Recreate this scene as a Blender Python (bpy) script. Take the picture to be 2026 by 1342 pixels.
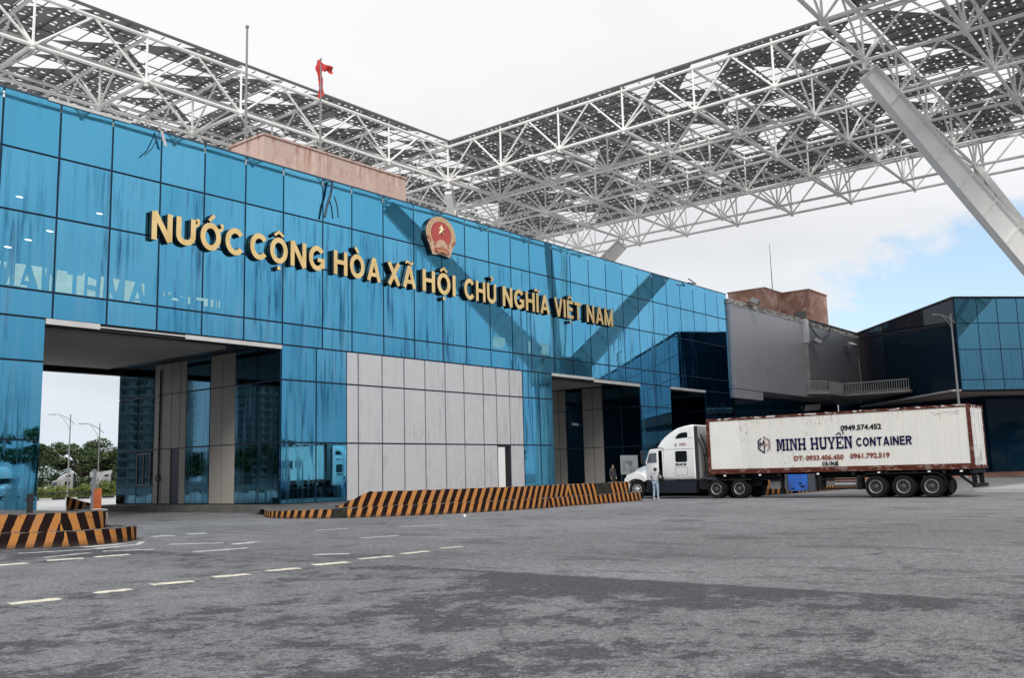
import bpy, bmesh, math, random
from math import radians as RD, sin, cos, pi
from mathutils import Vector, Matrix

for _o in list(bpy.data.objects):
    bpy.data.objects.remove(_o)
SC = bpy.context.scene
COL = SC.collection

# ------------------------------------------------------------------ camera
cd = bpy.data.cameras.new("camera")
cam = bpy.data.objects.new("camera", cd)
COL.objects.link(cam)
cd.sensor_fit = 'HORIZONTAL'
cd.sensor_width = 36.0
cd.lens = 1854.95 / 2026.0 * 36.0
cd.clip_start = 0.1
cd.clip_end = 6000
YAW, PITCH, ROLL = RD(38.8048), RD(8.1303), RD(-1.4878)
_f = Vector((cos(YAW) * cos(PITCH), sin(YAW) * cos(PITCH), sin(PITCH)))
_r = Vector((sin(YAW), -cos(YAW), 0))
_u = _r.cross(_f)
_r2 = cos(ROLL) * _r + sin(ROLL) * _u
_u2 = -sin(ROLL) * _r + cos(ROLL) * _u
cam.matrix_world = Matrix(((_r2.x, _u2.x, -_f.x, 0), (_r2.y, _u2.y, -_f.y, 0), (_r2.z, _u2.z, -_f.z, 1.65), (0, 0, 0, 1)))
SC.camera = cam
SC.render.resolution_x = 1024
SC.render.resolution_y = 679
SC.render.engine = 'CYCLES'
SC.cycles.max_bounces = 8
SC.cycles.use_denoising = True
SC.view_settings.view_transform = 'Standard'
SC.view_settings.look = 'None'
SC.view_settings.exposure = 0.12
SC.view_settings.gamma = 1.0

# ------------------------------------------------------------------ world: hazy bright overcast with some blue gaps
SUN_EL, SUN_AZ = RD(38), RD(222)       # azimuth of the sun measured from +X towards +Y
W = bpy.data.worlds.new("World")
SC.world = W
W.use_nodes = True
nt = W.node_tree
nt.nodes.clear()
N = nt.nodes.new
L = nt.links.new
out = N('ShaderNodeOutputWorld'); bg = N('ShaderNodeBackground'); sky = N('ShaderNodeTexSky')
sky.sky_type = 'NISHITA'; sky.sun_disc = False; sky.sun_elevation = SUN_EL
sky.sun_rotation = pi / 2 - SUN_AZ
tc = N('ShaderNodeTexCoord'); sep = N('ShaderNodeSeparateXYZ'); L(tc.outputs['Generated'], sep.inputs[0])
def wmath(op, a, b=None, clamp=False):
    n = N('ShaderNodeMath'); n.operation = op; n.use_clamp = clamp
    for i, v in enumerate((a, b)):
        if v is None: continue
        if isinstance(v, (int, float)): n.inputs[i].default_value = v
        else: L(v, n.inputs[i])
    return n.outputs[0]
def wmap(v, a, b, c, d):
    n = N('ShaderNodeMapRange'); n.clamp = True; n.interpolation_type = 'SMOOTHSTEP'
    L(v, n.inputs[0])
    for i, q in enumerate((a, b, c, d)): n.inputs[i + 1].default_value = q
    return n.outputs[0]
x_, y_, z_ = sep.outputs
# project directions on a cloud layer so that clouds flatten towards the horizon
zz = wmath('ADD', wmath('ABSOLUTE', z_), 0.12)
cx_, cy_ = wmath('DIVIDE', x_, zz), wmath('DIVIDE', y_, zz)
cmb = N('ShaderNodeCombineXYZ'); L(cx_, cmb.inputs[0]); L(cy_, cmb.inputs[1])
n1 = N('ShaderNodeTexNoise'); n1.inputs['Scale'].default_value = 1.35; n1.inputs['Detail'].default_value = 7; n1.inputs['Roughness'].default_value = 0.55
n1.inputs['Distortion'].default_value = 0.35
L(cmb.outputs[0], n1.inputs['Vector'])
n2 = N('ShaderNodeTexNoise'); n2.inputs['Scale'].default_value = 0.6; n2.inputs['Detail'].default_value = 5
mp = N('ShaderNodeMapping'); mp.inputs['Location'].default_value = (3.1, 7.7, 0); L(cmb.outputs[0], mp.inputs[0]); L(mp.outputs[0], n2.inputs['Vector'])
# the cover opens towards the far right (low over +X)
az = wmap(wmath('SUBTRACT', x_, wmath('MULTIPLY', y_, 1.7)), 0.05, 0.75, 0.0, 1.0)
lowz = wmap(z_, 0.12, 0.34, 1.0, 0.0)
gap = wmath('MULTIPLY', wmath('MULTIPLY', az, lowz), wmap(y_, -0.30, 0.02, 0.0, 1.0))
clear = wmath('ADD', wmath('MULTIPLY', gap, 0.80), -0.10)
n3 = N('ShaderNodeTexNoise'); n3.inputs['Scale'].default_value = 3.6; n3.inputs['Detail'].default_value = 8; n3.inputs['Roughness'].default_value = 0.62; n3.inputs['Distortion'].default_value = 0.5
mp3 = N('ShaderNodeMapping'); mp3.inputs['Scale'].default_value = (1.0, 1.9, 1); mp3.inputs['Rotation'].default_value = (0, 0, 0.35); L(cmb.outputs[0], mp3.inputs[0]); L(mp3.outputs[0], n3.inputs['Vector'])
nsum = wmath('ADD', wmath('MULTIPLY', n1.outputs[0], 0.55), wmath('MULTIPLY', n3.outputs[0], 0.45))
cover = wmap(wmath('SUBTRACT', nsum, clear), 0.10, 0.36, 0.0, 1.0)
hz = wmap(z_, 0.0, 0.12, 0.55, 0.0)
cover = wmath('MAXIMUM', cover, hz)
cover = wmath('MAXIMUM', cover, 0.16)
# cloud brightness: brighter overhead, greyer near the horizon and behind (-Y)
br = wmap(z_, 0.0, 0.40, 0.78, 0.875)
dim = wmath('MULTIPLY', wmap(y_, -0.38, -0.76, 0.0, 1.0), wmap(z_, 0.0, 0.34, 0.40, 0.0))
br = wmath('MULTIPLY', br, wmath('SUBTRACT', 1.0, dim))
br = wmath('MULTIPLY', br, wmap(n2.outputs[0], 0.32, 0.60, 0.90, 1.04))
ccol = N('ShaderNodeMix'); ccol.data_type = 'RGBA'; L(wmap(z_, 0.0, 0.35, 0.0, 1.0), ccol.inputs[0])
ccol.inputs[6].default_value = (0.86, 0.93, 1.02, 1); ccol.inputs[7].default_value = (0.985, 0.985, 1.0, 1)
cb = N('ShaderNodeVectorMath'); cb.operation = 'SCALE'; L(ccol.outputs[2], cb.inputs[0]); L(br, cb.inputs['Scale'])
sb = N('ShaderNodeVectorMath'); sb.operation = 'SCALE'; L(sky.outputs[0], sb.inputs[0]); sb.inputs['Scale'].default_value = 0.12
sa = N('ShaderNodeVectorMath'); sa.operation = 'ADD'; L(sb.outputs[0], sa.inputs[0]); sa.inputs[1].default_value = (0.10, 0.16, 0.20)
mx = N('ShaderNodeMix'); mx.data_type = 'RGBA'; L(cover, mx.inputs[0]); L(sa.outputs[0], mx.inputs[6]); L(cb.outputs[0], mx.inputs[7])
L(mx.outputs[2], bg.inputs[0]); bg.inputs[1].default_value = 1.0
L(bg.outputs[0], out.inputs[0])

# ------------------------------------------------------------------ sun (veiled)
sd = bpy.data.lights.new("sun", 'SUN'); sd.energy = 2.5; sd.angle = RD(22); sd.color = (1.0, 0.96, 0.90)
sun = bpy.data.objects.new("sun", sd); COL.objects.link(sun)
sdir = Vector((cos(SUN_EL) * cos(SUN_AZ), cos(SUN_EL) * sin(SUN_AZ), sin(SUN_EL)))
sun.rotation_euler = (-sdir).to_track_quat('-Z', 'Y').to_euler()

# ------------------------------------------------------------------ helpers
rnd = random.Random(7)
class MB:
    def __init__(s):
        s.v = []; s.f = []; s.m = []
    def quad(s, a, b, c, d, m=0):
        n = len(s.v); s.v += [tuple(a), tuple(b), tuple(c), tuple(d)]; s.f.append((n, n + 1, n + 2, n + 3)); s.m.append(m)
    def poly(s, pts, m=0):
        n = len(s.v); s.v += [tuple(p) for p in pts]; s.f.append(tuple(range(n, n + len(pts)))); s.m.append(m)
    def box(s, x0, x1, y0, y1, z0, z1, m=0):
        n = len(s.v)
        s.v += [(x0, y0, z0), (x1, y0, z0), (x1, y1, z0), (x0, y1, z0), (x0, y0, z1), (x1, y0, z1), (x1, y1, z1), (x0, y1, z1)]
        for f in ((0, 3, 2, 1), (4, 5, 6, 7), (0, 1, 5, 4), (1, 2, 6, 5), (2, 3, 7, 6), (3, 0, 4, 7)):
            s.f.append(tuple(n + i for i in f)); s.m.append(m)
    def obox(s, c, ax, ay, az, m=0):
        c, ax, ay, az = Vector(c), Vector(ax), Vector(ay), Vector(az)
        n = len(s.v)
        for dz in (-1, 1):
            for dx, dy in ((-1, -1), (1, -1), (1, 1), (-1, 1)):
                s.v.append(tuple(c + ax * dx + ay * dy + az * dz))
        for f in ((0, 3, 2, 1), (4, 5, 6, 7), (0, 1, 5, 4), (1, 2, 6, 5), (2, 3, 7, 6), (3, 0, 4, 7)):
            s.f.append(tuple(n + i for i in f)); s.m.append(m)
    def tube(s, a, b, r, r2=None, k=8, m=0, caps=True):
        a, b = Vector(a), Vector(b); r2 = r if r2 is None else r2
        d = b - a
        if d.length < 1e-6: return
        d.normalize()
        u = d.cross(Vector((0, 0, 1)))
        if u.length < 1e-3: u = Vector((1, 0, 0))
        u.normalize(); w = d.cross(u); n = len(s.v)
        for i in range(k):
            t = 2 * pi * i / k; e = u * cos(t) + w * sin(t)
            s.v.append(tuple(a + e * r)); s.v.append(tuple(b + e * r2))
        for i in range(k):
            j = (i + 1) % k
            s.f.append((n + 2 * i, n + 2 * i + 1, n + 2 * j + 1, n + 2 * j)); s.m.append(m)
        if caps:
            s.f.append(tuple(n + 2 * i for i in range(k))); s.m.append(m)
            s.f.append(tuple(n + 2 * i + 1 for i in reversed(range(k)))); s.m.append(m)
    def path(s, pts, r, k=6, m=0):
        for a, b in zip(pts, pts[1:]): s.tube(a, b, r, k=k, m=m)
    def ball(s, c, r, m=0, nu=8, nv=5):
        n = len(s.v); c = Vector(c)
        for j in range(nv + 1):
            ph = pi * j / nv
            for i in range(nu):
                t = 2 * pi * i / nu
                s.v.append((c.x + r * sin(ph) * cos(t), c.y + r * sin(ph) * sin(t), c.z + r * cos(ph)))
        for j in range(nv):
            for i in range(nu):
                k2 = (i + 1) % nu
                s.f.append((n + j * nu + i, n + (j + 1) * nu + i, n + (j + 1) * nu + k2, n + j * nu + k2)); s.m.append(m)
    def lathe(s, c, axis, prof, k=20, m=0):
        """prof: list of (offset along axis, radius, material)"""
        c = Vector(c); axis = Vector(axis).normalized()
        u = axis.cross(Vector((0, 0, 1)))
        if u.length < 1e-3: u = Vector((1, 0, 0))
        u.normalize(); w = axis.cross(u); n = len(s.v)
        for o, r, mm in prof:
            for i in range(k):
                t = 2 * pi * i / k
                s.v.append(tuple(c + axis * o + (u * cos(t) + w * sin(t)) * r))
        for j in range(len(prof) - 1):
            for i in range(k):
                k2 = (i + 1) % k
                s.f.append((n + j * k + i, n + j * k + k2, n + (j + 1) * k + k2, n + (j + 1) * k + i)); s.m.append(prof[j + 1][2])
    def slab(s, prof, x0, x1, bev=0.05, m=0, ins=0.05):
        """solid whose outline prof [(y,z)] is swept along X with soft edges"""
        cy = sum(p[0] for p in prof) / len(prof); cz = sum(p[1] for p in prof) / len(prof)
        def inset(q):
            o = []
            for y, z in prof:
                d = math.hypot(y - cy, z - cz) or 1
                o.append((y - (y - cy) / d * q, z - (z - cz) / d * q))
            return o
        sg = 1 if x1 > x0 else -1
        rings = [(x0, inset(ins)), (x0 + sg * bev * .3, inset(ins * .35)), (x0 + sg * bev, prof), (x1 - sg * bev, prof), (x1 - sg * bev * .3, inset(ins * .35)), (x1, inset(ins))]
        n = len(s.v); k = len(prof)
        for x, p in rings:
            s.v += [(x, a, b) for a, b in p]
        for j in range(len(rings) - 1):
            for i in range(k):
                i2 = (i + 1) % k
                s.f.append((n + j * k + i, n + j * k + i2, n + (j + 1) * k + i2, n + (j + 1) * k + i)); s.m.append(m)
        s.f.append(tuple(n + i for i in range(k))); s.m.append(m)
        s.f.append(tuple(n + (len(rings) - 1) * k + i for i in reversed(range(k)))); s.m.append(m)
    def build(s, name, mats, parent=None, smooth=False, kind=None, label=None, fix=True):
        me = bpy.data.meshes.new(name)
        me.from_pydata(s.v, [], s.f)
        if not isinstance(mats, (list, tuple)): mats = [mats]
        for mt in mats: me.materials.append(mt)
        if len(mats) > 1: me.polygons.foreach_set('material_index', s.m)
        me.update()
        if fix:
            bm = bmesh.new(); bm.from_mesh(me)
            bmesh.ops.recalc_face_normals(bm, faces=bm.faces)
            bm.to_mesh(me); bm.free()
        if smooth:
            me.polygons.foreach_set('use_smooth', [True] * len(me.polygons))
            try: me.set_sharp_from_angle(angle=RD(38))
            except Exception: pass
        o = bpy.data.objects.new(name, me); COL.objects.link(o)
        if parent is not None: o.parent = parent
        if kind: o['kind'] = kind
        if label: o['label'] = label
        return o

def recenter(o):
    """moves the origin of a top-level object to the middle of its base"""
    me = o.data
    if not me.vertices: return o
    xs = [v.co for v in me.vertices]
    c = Vector(((min(v.x for v in xs) + max(v.x for v in xs)) / 2, (min(v.y for v in xs) + max(v.y for v in xs)) / 2, min(v.z for v in xs)))
    me.transform(Matrix.Translation(-c)); o.location = c
    return o
def tag(o, label, cat, group=None):
    o['label'] = label; o['category'] = cat
    if group: o['group'] = group
    return o
def thing(name, label, cat, loc=(0, 0, 0), rz=0, group=None):
    o = bpy.data.objects.new(name, None); COL.objects.link(o)
    o.location = loc; o.rotation_euler = (0, 0, rz); o.empty_display_size = 0.2
    return tag(o, label, cat, group)
def copy_tree(o, parent=None):
    c = o.copy(); COL.objects.link(c)
    if parent is not None: c.parent = parent
    for ch in list(o.children): copy_tree(ch, c)
    return c
def shift(root):
    """children were modelled in world space: pull them under the root's own frame"""
    M = (Matrix.Translation(root.location) @ root.rotation_euler.to_matrix().to_4x4()).inverted()
    def rec(o):
        for ch in o.children:
            if ch.type == 'MESH': ch.data.transform(M)
            rec(ch)
    rec(root)

# ------------------------------------------------------------------ materials
MATS = {}
class Mat:
    def __init__(s, name, col=(0.5, 0.5, 0.5), rough=0.6, metal=0.0, spec=0.5):
        s.m = bpy.data.materials.new(name); s.m.use_nodes = True
        s.t = s.m.node_tree; s.b = s.t.nodes['Principled BSDF']
        s.b.inputs['Base Color'].default_value = (*col, 1); s.b.inputs['Roughness'].default_value = rough
        s.b.inputs['Metallic'].default_value = metal; s.b.inputs['Specular IOR Level'].default_value = spec
        s.col = col; s.pos = None
        MATS[name] = s.m
    def n(s, t, **kw):
        q = s.t.nodes.new(t)
        for k, v in kw.items(): setattr(q, k, v)
        return q
    def l(s, a, b): s.t.links.new(a, b)
    def coord(s, scale=(1, 1, 1), obj=False, loc=(0, 0, 0), rot=(0, 0, 0)):
        if obj: src = s.n('ShaderNodeTexCoord').outputs['Object']
        else: src = s.n('ShaderNodeNewGeometry').outputs['Position']
        m = s.n('ShaderNodeMapping'); s.l(src, m.inputs[0])
        m.inputs['Scale'].default_value = scale; m.inputs['Location'].default_value = loc; m.inputs['Rotation'].default_value = rot
        return m.outputs[0]
    def noise(s, vec, scale, detail=4, rough=0.55, dist=0.0):
        q = s.n('ShaderNodeTexNoise'); s.l(vec, q.inputs['Vector'])
        q.inputs['Scale'].default_value = scale; q.inputs['Detail'].default_value = detail; q.inputs['Roughness'].default_value = rough
        q.inputs['Distortion'].default_value = dist
        return q.outputs[0]
    def ramp(s, v, a, b, c=0.0, d=1.0):
        q = s.n('ShaderNodeMapRange'); q.clamp = True; s.l(v, q.inputs[0])
        for i, k in enumerate((a, b, c, d)): q.inputs[i + 1].default_value = k
        return q.outputs[0]
    def math(s, op, a, b=0.0, clamp=False):
        q = s.n('ShaderNodeMath'); q.operation = op; q.use_clamp = clamp
        for i, v in enumerate((a, b)):
            if isinstance(v, (int, float)): q.inputs[i].default_value = v
            else: s.l(v, q.inputs[i])
        return q.outputs[0]
    def mix(s, f, a, b):
        q = s.n('ShaderNodeMix'); q.data_type = 'RGBA'
        if isinstance(f, (int, float)): q.inputs[0].default_value = f
        else: s.l(f, q.inputs[0])
        for i, v in ((6, a), (7, b)):
            if isinstance(v, (tuple, list)): q.inputs[i].default_value = (*v, 1) if len(v) == 3 else v
            else: s.l(v, q.inputs[i])
        return q.outputs[2]
    def setcol(s, c): s.l(c, s.b.inputs['Base Color'])
    def bump(s, h, strength=0.3, dist=0.02):
        q = s.n('ShaderNodeBump'); q.inputs['Strength'].default_value = strength; q.inputs['Distance'].default_value = dist
        s.l(h, q.inputs['Height']); s.l(q.outputs[0], s.b.inputs['Normal'])

def simple(name, col, rough=0.6, metal=0.0, var=0.0, vscale=1.0, spec=0.5, obj=False):
    m = Mat(name, col, rough, metal, spec)
    if var:
        v = m.noise(m.coord(obj=obj), vscale, 5)
        dark = tuple(c * (1 - var) for c in col); lite = tuple(min(1, c * (1 + var * .6)) for c in col)
        m.setcol(m.mix(m.ramp(v, 0.3, 0.7), dark, lite))
    return m.m

def glass_mat(name, tint, rough=0.015, streak=1.0):
    m = Mat(name, tint, rough, 1.0)
    c = m.coord((2.6, 2.6, 0.16)); st = m.noise(c, 1.6, 5, 0.65)
    big = m.noise(m.coord((0.35, 0.35, 0.12)), 0.9, 3)
    d = m.math('MULTIPLY', m.ramp(st, 0.48, 0.62), m.ramp(big, 0.38, 0.56))
    fine = m.noise(m.coord((7, 7, 0.5)), 1.3, 4, 0.7)
    d = m.math('MULTIPLY', d, m.ramp(fine, 0.3, 0.62, 0.35, 1.0))
    zs_ = m.n('ShaderNodeSeparateXYZ'); m.l(m.coord(), zs_.inputs[0])
    zm = m.math('ADD', m.ramp(zs_.outputs[2], 16.0, 15.5, .10, .60), m.ramp(zs_.outputs[2], 13.2, 12.6, 0, .40))
    d = m.math('MULTIPLY', m.math('MULTIPLY', d, zm), 1.0 * streak)
    pale = m.math('MULTIPLY', zm, m.ramp(m.noise(m.coord((3.3, 3.3, 0.2), loc=(5, 2, 1)), 1.2, 4, 0.6), 0.50, 0.74, 0.0, 0.16 * streak))
    base = m.mix(d, tint, tuple(t * q_ for t, q_ in zip(tint, (.16, .26, .36))))
    base = m.mix(pale, base, (0.50, 0.60, 0.62))
    m.setcol(base)
    m.l(m.math('ADD', m.math('MULTIPLY', d, 0.25), rough), m.b.inputs['Roughness'])
    # faint pillowing of the panes
    w = m.noise(m.coord((0.25, 0.25, 0.35)), 1.0, 1)
    m.bump(w, 0.06, 0.05)
    return m.m
TINT = (0.118, 0.455, 0.70)
M_GLASS = [glass_mat('tinted_glass_a', TINT), glass_mat('tinted_glass_b', (0.104, 0.43, 0.675)), glass_mat('tinted_glass_c', (0.132, 0.48, 0.725))]
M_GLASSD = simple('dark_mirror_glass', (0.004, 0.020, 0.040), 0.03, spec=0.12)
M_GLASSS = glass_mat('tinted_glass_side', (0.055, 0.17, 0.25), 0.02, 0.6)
M_GLASSR = glass_mat('tinted_glass_right', (0.10, 0.28, 0.40), 0.02, 0.4)
M_JOINT = simple('joint_dark_blue', (0.006, 0.02, 0.05), 0.5)
M_BLACK = simple('black_void', (0.008, 0.009, 0.011), 0.8)

def clad_mat(name, col, streaks=1.0, rough=0.42, metal=0.0):
    m = Mat(name, col, rough, metal)
    st = m.noise(m.coord((3.0, 3.0, 0.22)), 1.5, 5, 0.65)
    z = m.n('ShaderNodeSeparateXYZ'); m.l(m.coord(), z.inputs[0])
    blot = m.noise(m.coord((0.5, 0.5, 0.3)), 1.1, 4)
    d = m.math('MULTIPLY', m.ramp(st, 0.50, 0.76), m.ramp(blot, 0.42, 0.62))
    d = m.math('MULTIPLY', d, 0.55 * streaks)
    g = m.noise(m.coord(), 2.0, 6, 0.7)
    b = m.mix(m.ramp(g, 0.3, 0.7), tuple(c * .93 for c in col), tuple(c * 1.05 for c in col))
    m.setcol(m.mix(d, b, tuple(c * 0.45 for c in col)))
    m.l(m.ramp(g, 0.3, 0.7, rough - .06, rough + .1), m.b.inputs['Roughness'])
    return m.m
M_CLAD = clad_mat('pale_grey_cladding', (0.64, 0.64, 0.665), 1.3, 0.38, 0.32)
M_CLAD2 = clad_mat('beige_grey_cladding', (0.33, 0.31, 0.285), 0.6)
M_ANNEX = clad_mat('grey_metal_sheet', (0.44, 0.445, 0.48), 0.8, 0.42, 0.4)
M_SOFF = simple('soffit_board', (0.40, 0.385, 0.37), 0.8, var=0.12, vscale=0.4)
M_TRIM = simple('white_trim', (0.62, 0.62, 0.62), 0.5, var=0.15, vscale=1.5)
M_DARK = simple('dark_metal', (0.02, 0.022, 0.026), 0.5)
M_CONC = simple('concrete', (0.30, 0.29, 0.28), 0.85, var=0.25, vscale=1.2)

def pink_mat(name, col, stain, zr=(20.2, 22.0, .12, .85)):
    m = Mat(name, col, 0.85)
    n1_ = m.noise(m.coord((0.7, 0.7, 0.7)), 0.9, 6, 0.62, 0.6)
    z_ = m.noise(m.coord((2.2, 2.2, 0.35) if zr[3] < .88 else (.5, .5, .7)), 1.2, 6, .65)
    a = m.mix(m.ramp(n1_, 0.50, 0.60), tuple(c * .85 for c in col), col)
    zz_ = m.n('ShaderNodeSeparateXYZ'); m.l(m.coord(), zz_.inputs[0])
    top_ = m.ramp(zz_.outputs[2], *zr)
    a = m.mix(m.math('MULTIPLY', m.math('MULTIPLY', m.ramp(z_, 0.44, 0.58), m.ramp(n1_, 0.44, 0.54)), top_), a, stain)
    m.setcol(a); m.bump(m.noise(m.coord(), 14, 3), 0.15, 0.01)
    return m.m
M_PINK = pink_mat('pink_render', (0.66, 0.49, 0.43), (0.34, 0.17, 0.125))
M_PINK2 = pink_mat('weathered_red_render', (0.46, 0.25, 0.19), (0.62, 0.44, 0.36), (18, 20, .9, .9))

def steel_mat():
    m = Mat('white_painted_steel', (0.66, 0.655, 0.63), 0.42)
    n_ = m.noise(m.coord(), 0.8, 5, 0.6)
    n3 = m.noise(m.coord((1, 1, 1)), 3.5, 5, 0.7)
    a = m.mix(m.ramp(n_, 0.35, 0.7), (0.86, 0.85, 0.83), (0.92, 0.915, 0.90))
    m.setcol(m.mix(m.ramp(n3, 0.60, 0.74, 0, 0.5), a, (0.36, 0.27, 0.18)))
    return m.m
M_STEEL = steel_mat()
M_PANEL = simple('perforated_sheet', (0.27, 0.27, 0.28), 0.55, var=0.15, vscale=0.3)
M_PURL = simple('purlin_steel', (0.10, 0.10, 0.105), 0.5)

def asphalt_mat():
    m = Mat('worn_asphalt', (0.2, 0.2, 0.21), 0.88, 0, 0.3)
    P = m.coord(); sp = m.n('ShaderNodeSeparateXYZ'); m.l(P, sp.inputs[0])
    g1 = m.noise(P, 38, 3, 0.8); g2 = m.noise(P, 11, 5, 0.85); g3 = m.noise(m.coord(loc=(9, 4, 0)), 3.6, 7, 0.85)
    lg = m.noise(P, 0.9, 6, 0.7, 0.4); big = m.noise(P, 0.09, 4, 0.55, .5)
    # tyre-polished tracks run along the traffic direction (Y)
    trk_ = m.noise(m.coord((0.55, 0.05, 1)), 1.3, 4, 0.6, .3)
    wob = m.noise(m.coord((0, 1, 0)), 2.5, 3)
    seam = m.math('SUBTRACT', sp.outputs[0], m.math('ADD', m.math('MULTIPLY', wob, 0.35), 12.3))
    near = m.ramp(seam, -0.06, 0.06, 1.0, 0.0)
    base = m.mix(m.ramp(big, 0.38, 0.62), (0.130, 0.131, 0.139), (0.178, 0.179, 0.189))
    base = m.mix(m.ramp(trk_, .5, .66, 0, .5), base, (0.115, 0.115, 0.125))
    base = m.mix(m.math('MULTIPLY', m.ramp(sp.outputs[0], 20, 40), .45), base, (0.235, 0.236, 0.248))
    # old, ravelled surfacing this side of the seam
    f = m.math('ADD', m.math('MULTIPLY', lg, 0.44), m.math('MULTIPLY', g3, 0.56))
    f = m.math('ADD', f, m.math('MULTIPLY', m.math('SUBTRACT', big, .5), .5))
    edge = m.ramp(seam, -2.2, -0.1, 0.0, 0.055)
    ll = m.math('MULTIPLY', m.ramp(sp.outputs[1], 8.5, 11.0), m.ramp(sp.outputs[0], 10.5, 8.0))
    f = m.math('SUBTRACT', m.math('ADD', f, edge), m.math('MULTIPLY', ll, .04))
    blot = m.ramp(f, 0.491, 0.500)
    base = m.mix(m.math('MULTIPLY', near, m.math('MULTIPLY', blot, 0.92)), base, (0.050, 0.050, 0.056))
    light = m.ramp(f, 0.45, 0.40)
    base = m.mix(m.math('MULTIPLY', near, m.math('MULTIPLY', light, 0.35)), base, (0.24, 0.24, 0.25))
    ff = m.noise(m.coord((1.0, .45, 1), loc=(3, 1, 0)), 0.8, 8, .72, .5)
    base = m.mix(m.math('MULTIPLY', m.math('SUBTRACT', 1.0, near), m.ramp(ff, 0.545, 0.58, 0, .7)), base, (0.085, 0.085, 0.092))
    # aggregate grain at three sizes (multiplies whatever lies below)
    fg = m.math('ADD', m.math('MULTIPLY', m.math('SUBTRACT', g1, .5), 3.4), m.math('ADD', m.math('MULTIPLY', m.math('SUBTRACT', g2, .5), 3.0), m.math('MULTIPLY', m.math('SUBTRACT', g3, .5), 1.7)))
    fg = m.ramp(fg, -.8, 1.3, 0.12, 2.85)
    sc_ = m.n('ShaderNodeVectorMath'); sc_.operation = 'SCALE'; m.l(base, sc_.inputs[0]); m.l(fg, sc_.inputs['Scale']); base = sc_.outputs[0]
    crack = m.n('ShaderNodeTexVoronoi'); crack.feature = 'DISTANCE_TO_EDGE'; crack.inputs['Scale'].default_value = 0.11
    wv = m.n('ShaderNodeVectorMath'); wv.operation = 'ADD'; m.l(P, wv.inputs[0])
    nn = m.n('ShaderNodeTexNoise'); nn.inputs['Scale'].default_value = 0.7; m.l(P, nn.inputs['Vector']); m.l(nn.outputs['Color'], wv.inputs[1])
    m.l(wv.outputs[0], crack.inputs['Vector'])
    base = m.mix(m.ramp(crack.outputs[0], 0.0, 0.0035, 0.5, 0.0), base, (0.035, 0.035, 0.04))
    oil = m.noise(m.coord(loc=(20, 3, 0)), 0.35, 3, .5)
    base = m.mix(m.ramp(oil, .66, .70, 0, .5), base, (.05, .05, .055))
    m.setcol(base)
    m.bump(m.math('ADD', g1, m.math('MULTIPLY', blot, 0.3)), 0.6, 0.012)
    return m.m
M_ASPH = asphalt_mat()
def paint_mat(name, col, wear=0.5, scale=3.0):
    m = Mat(name, col, 0.7)
    a = m.noise(m.coord(), scale, 8, 0.75)
    m.setcol(m.mix(m.ramp(a, 0.5 - 0.0, 0.62, 0, wear), col, (0.2, 0.2, 0.21)))
    return m.m
M_LINE = paint_mat('worn_yellow_white_line', (0.74, 0.69, 0.56), 0.8, 6)
M_LINE2 = paint_mat('worn_white_line', (0.60, 0.60, 0.59), 0.95, 6)

def stripe_mat(name, sgn=1):
    m = Mat(name, (0.6, 0.3, 0.1), 0.75)
    a = m.noise(m.coord(), 2.2, 6, 0.7)
    m.setcol(m.mix(m.ramp(a, 0.52, 0.72, 0, 0.75), (0.62, 0.30, 0.075), (0.50, 0.33, 0.20)))
    return m.m
M_ORNG = stripe_mat('orange_paint')
M_SBLK = simple('black_brown_paint', (0.022, 0.011, 0.010), 0.7, var=0.5, vscale=3)
M_CTOP = simple('dirty_concrete_top', (0.10, 0.095, 0.09), 0.9, var=0.3, vscale=2)
M_MOSS = simple('mossy_broken_concrete', (0.02, 0.018, 0.012), 0.95, var=0.6, vscale=5)

# ------------------------------------------------------------------ ground
g = MB(); g.quad((-900, -900, 0), (1500, -900, 0), (1500, 2200, 0), (-900, 2200, 0))
o = g.build('ground', M_ASPH, kind='structure')

def marking(name, pts, z=0.004, mat=M_LINE):
    mm = MB(); mm.poly([(x, y, z) for x, y in pts]); return mm
def dash(x0, y0, x1, y1, w, r):
    n = 9; up = []; dn = []
    dx, dy = x1 - x0, y1 - y0; ln = math.hypot(dx, dy); nx, ny = -dy / ln, dx / ln
    for i in range(n + 1):
        t = i / n
        up.append((x0 + dx * t + nx * (w / 2 + r.uniform(-.035, .035)), y0 + dy * t + ny * (w / 2 + r.uniform(-.035, .035))))
        dn.append((x0 + dx * t - nx * (w / 2 + r.uniform(-.035, .035)), y0 + dy * t - ny * (w / 2 + r.uniform(-.035, .035))))
    return up + dn[::-1]
ml = MB(); r1 = random.Random(3)
for x0, y0, x1, y1, w in ((6.08, 14.1, 6.75, 14.0, .13), (7.36, 14.18, 7.92, 14.12, .12), (8.42, 14.42, 9.08, 14.22, .13), (9.6, 14.45, 10.2, 14.3, .14), (10.7, 14.42, 11.33, 14.3, .13),
                       (11.83, 14.52, 12.55, 14.36, .14), (13.1, 14.64, 13.88, 14.5, .11), (14.33, 14.66, 15.1, 14.66, .10), (15.75, 14.88, 16.35, 14.8, .08),
                       (8.1, 21.2, 9.4, 21.05, .16), (9.93, 21.25, 10.6, 20.98, .16), (10.9, 21.06, 11.66, 20.92, .15)):
    ml.poly([(x, y, 0.004) for x, y in dash(x0, y0, x1, y1, w * 2.3, r1)])
ml.build('road_markings', M_LINE, kind='structure')
ml = MB()
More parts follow.
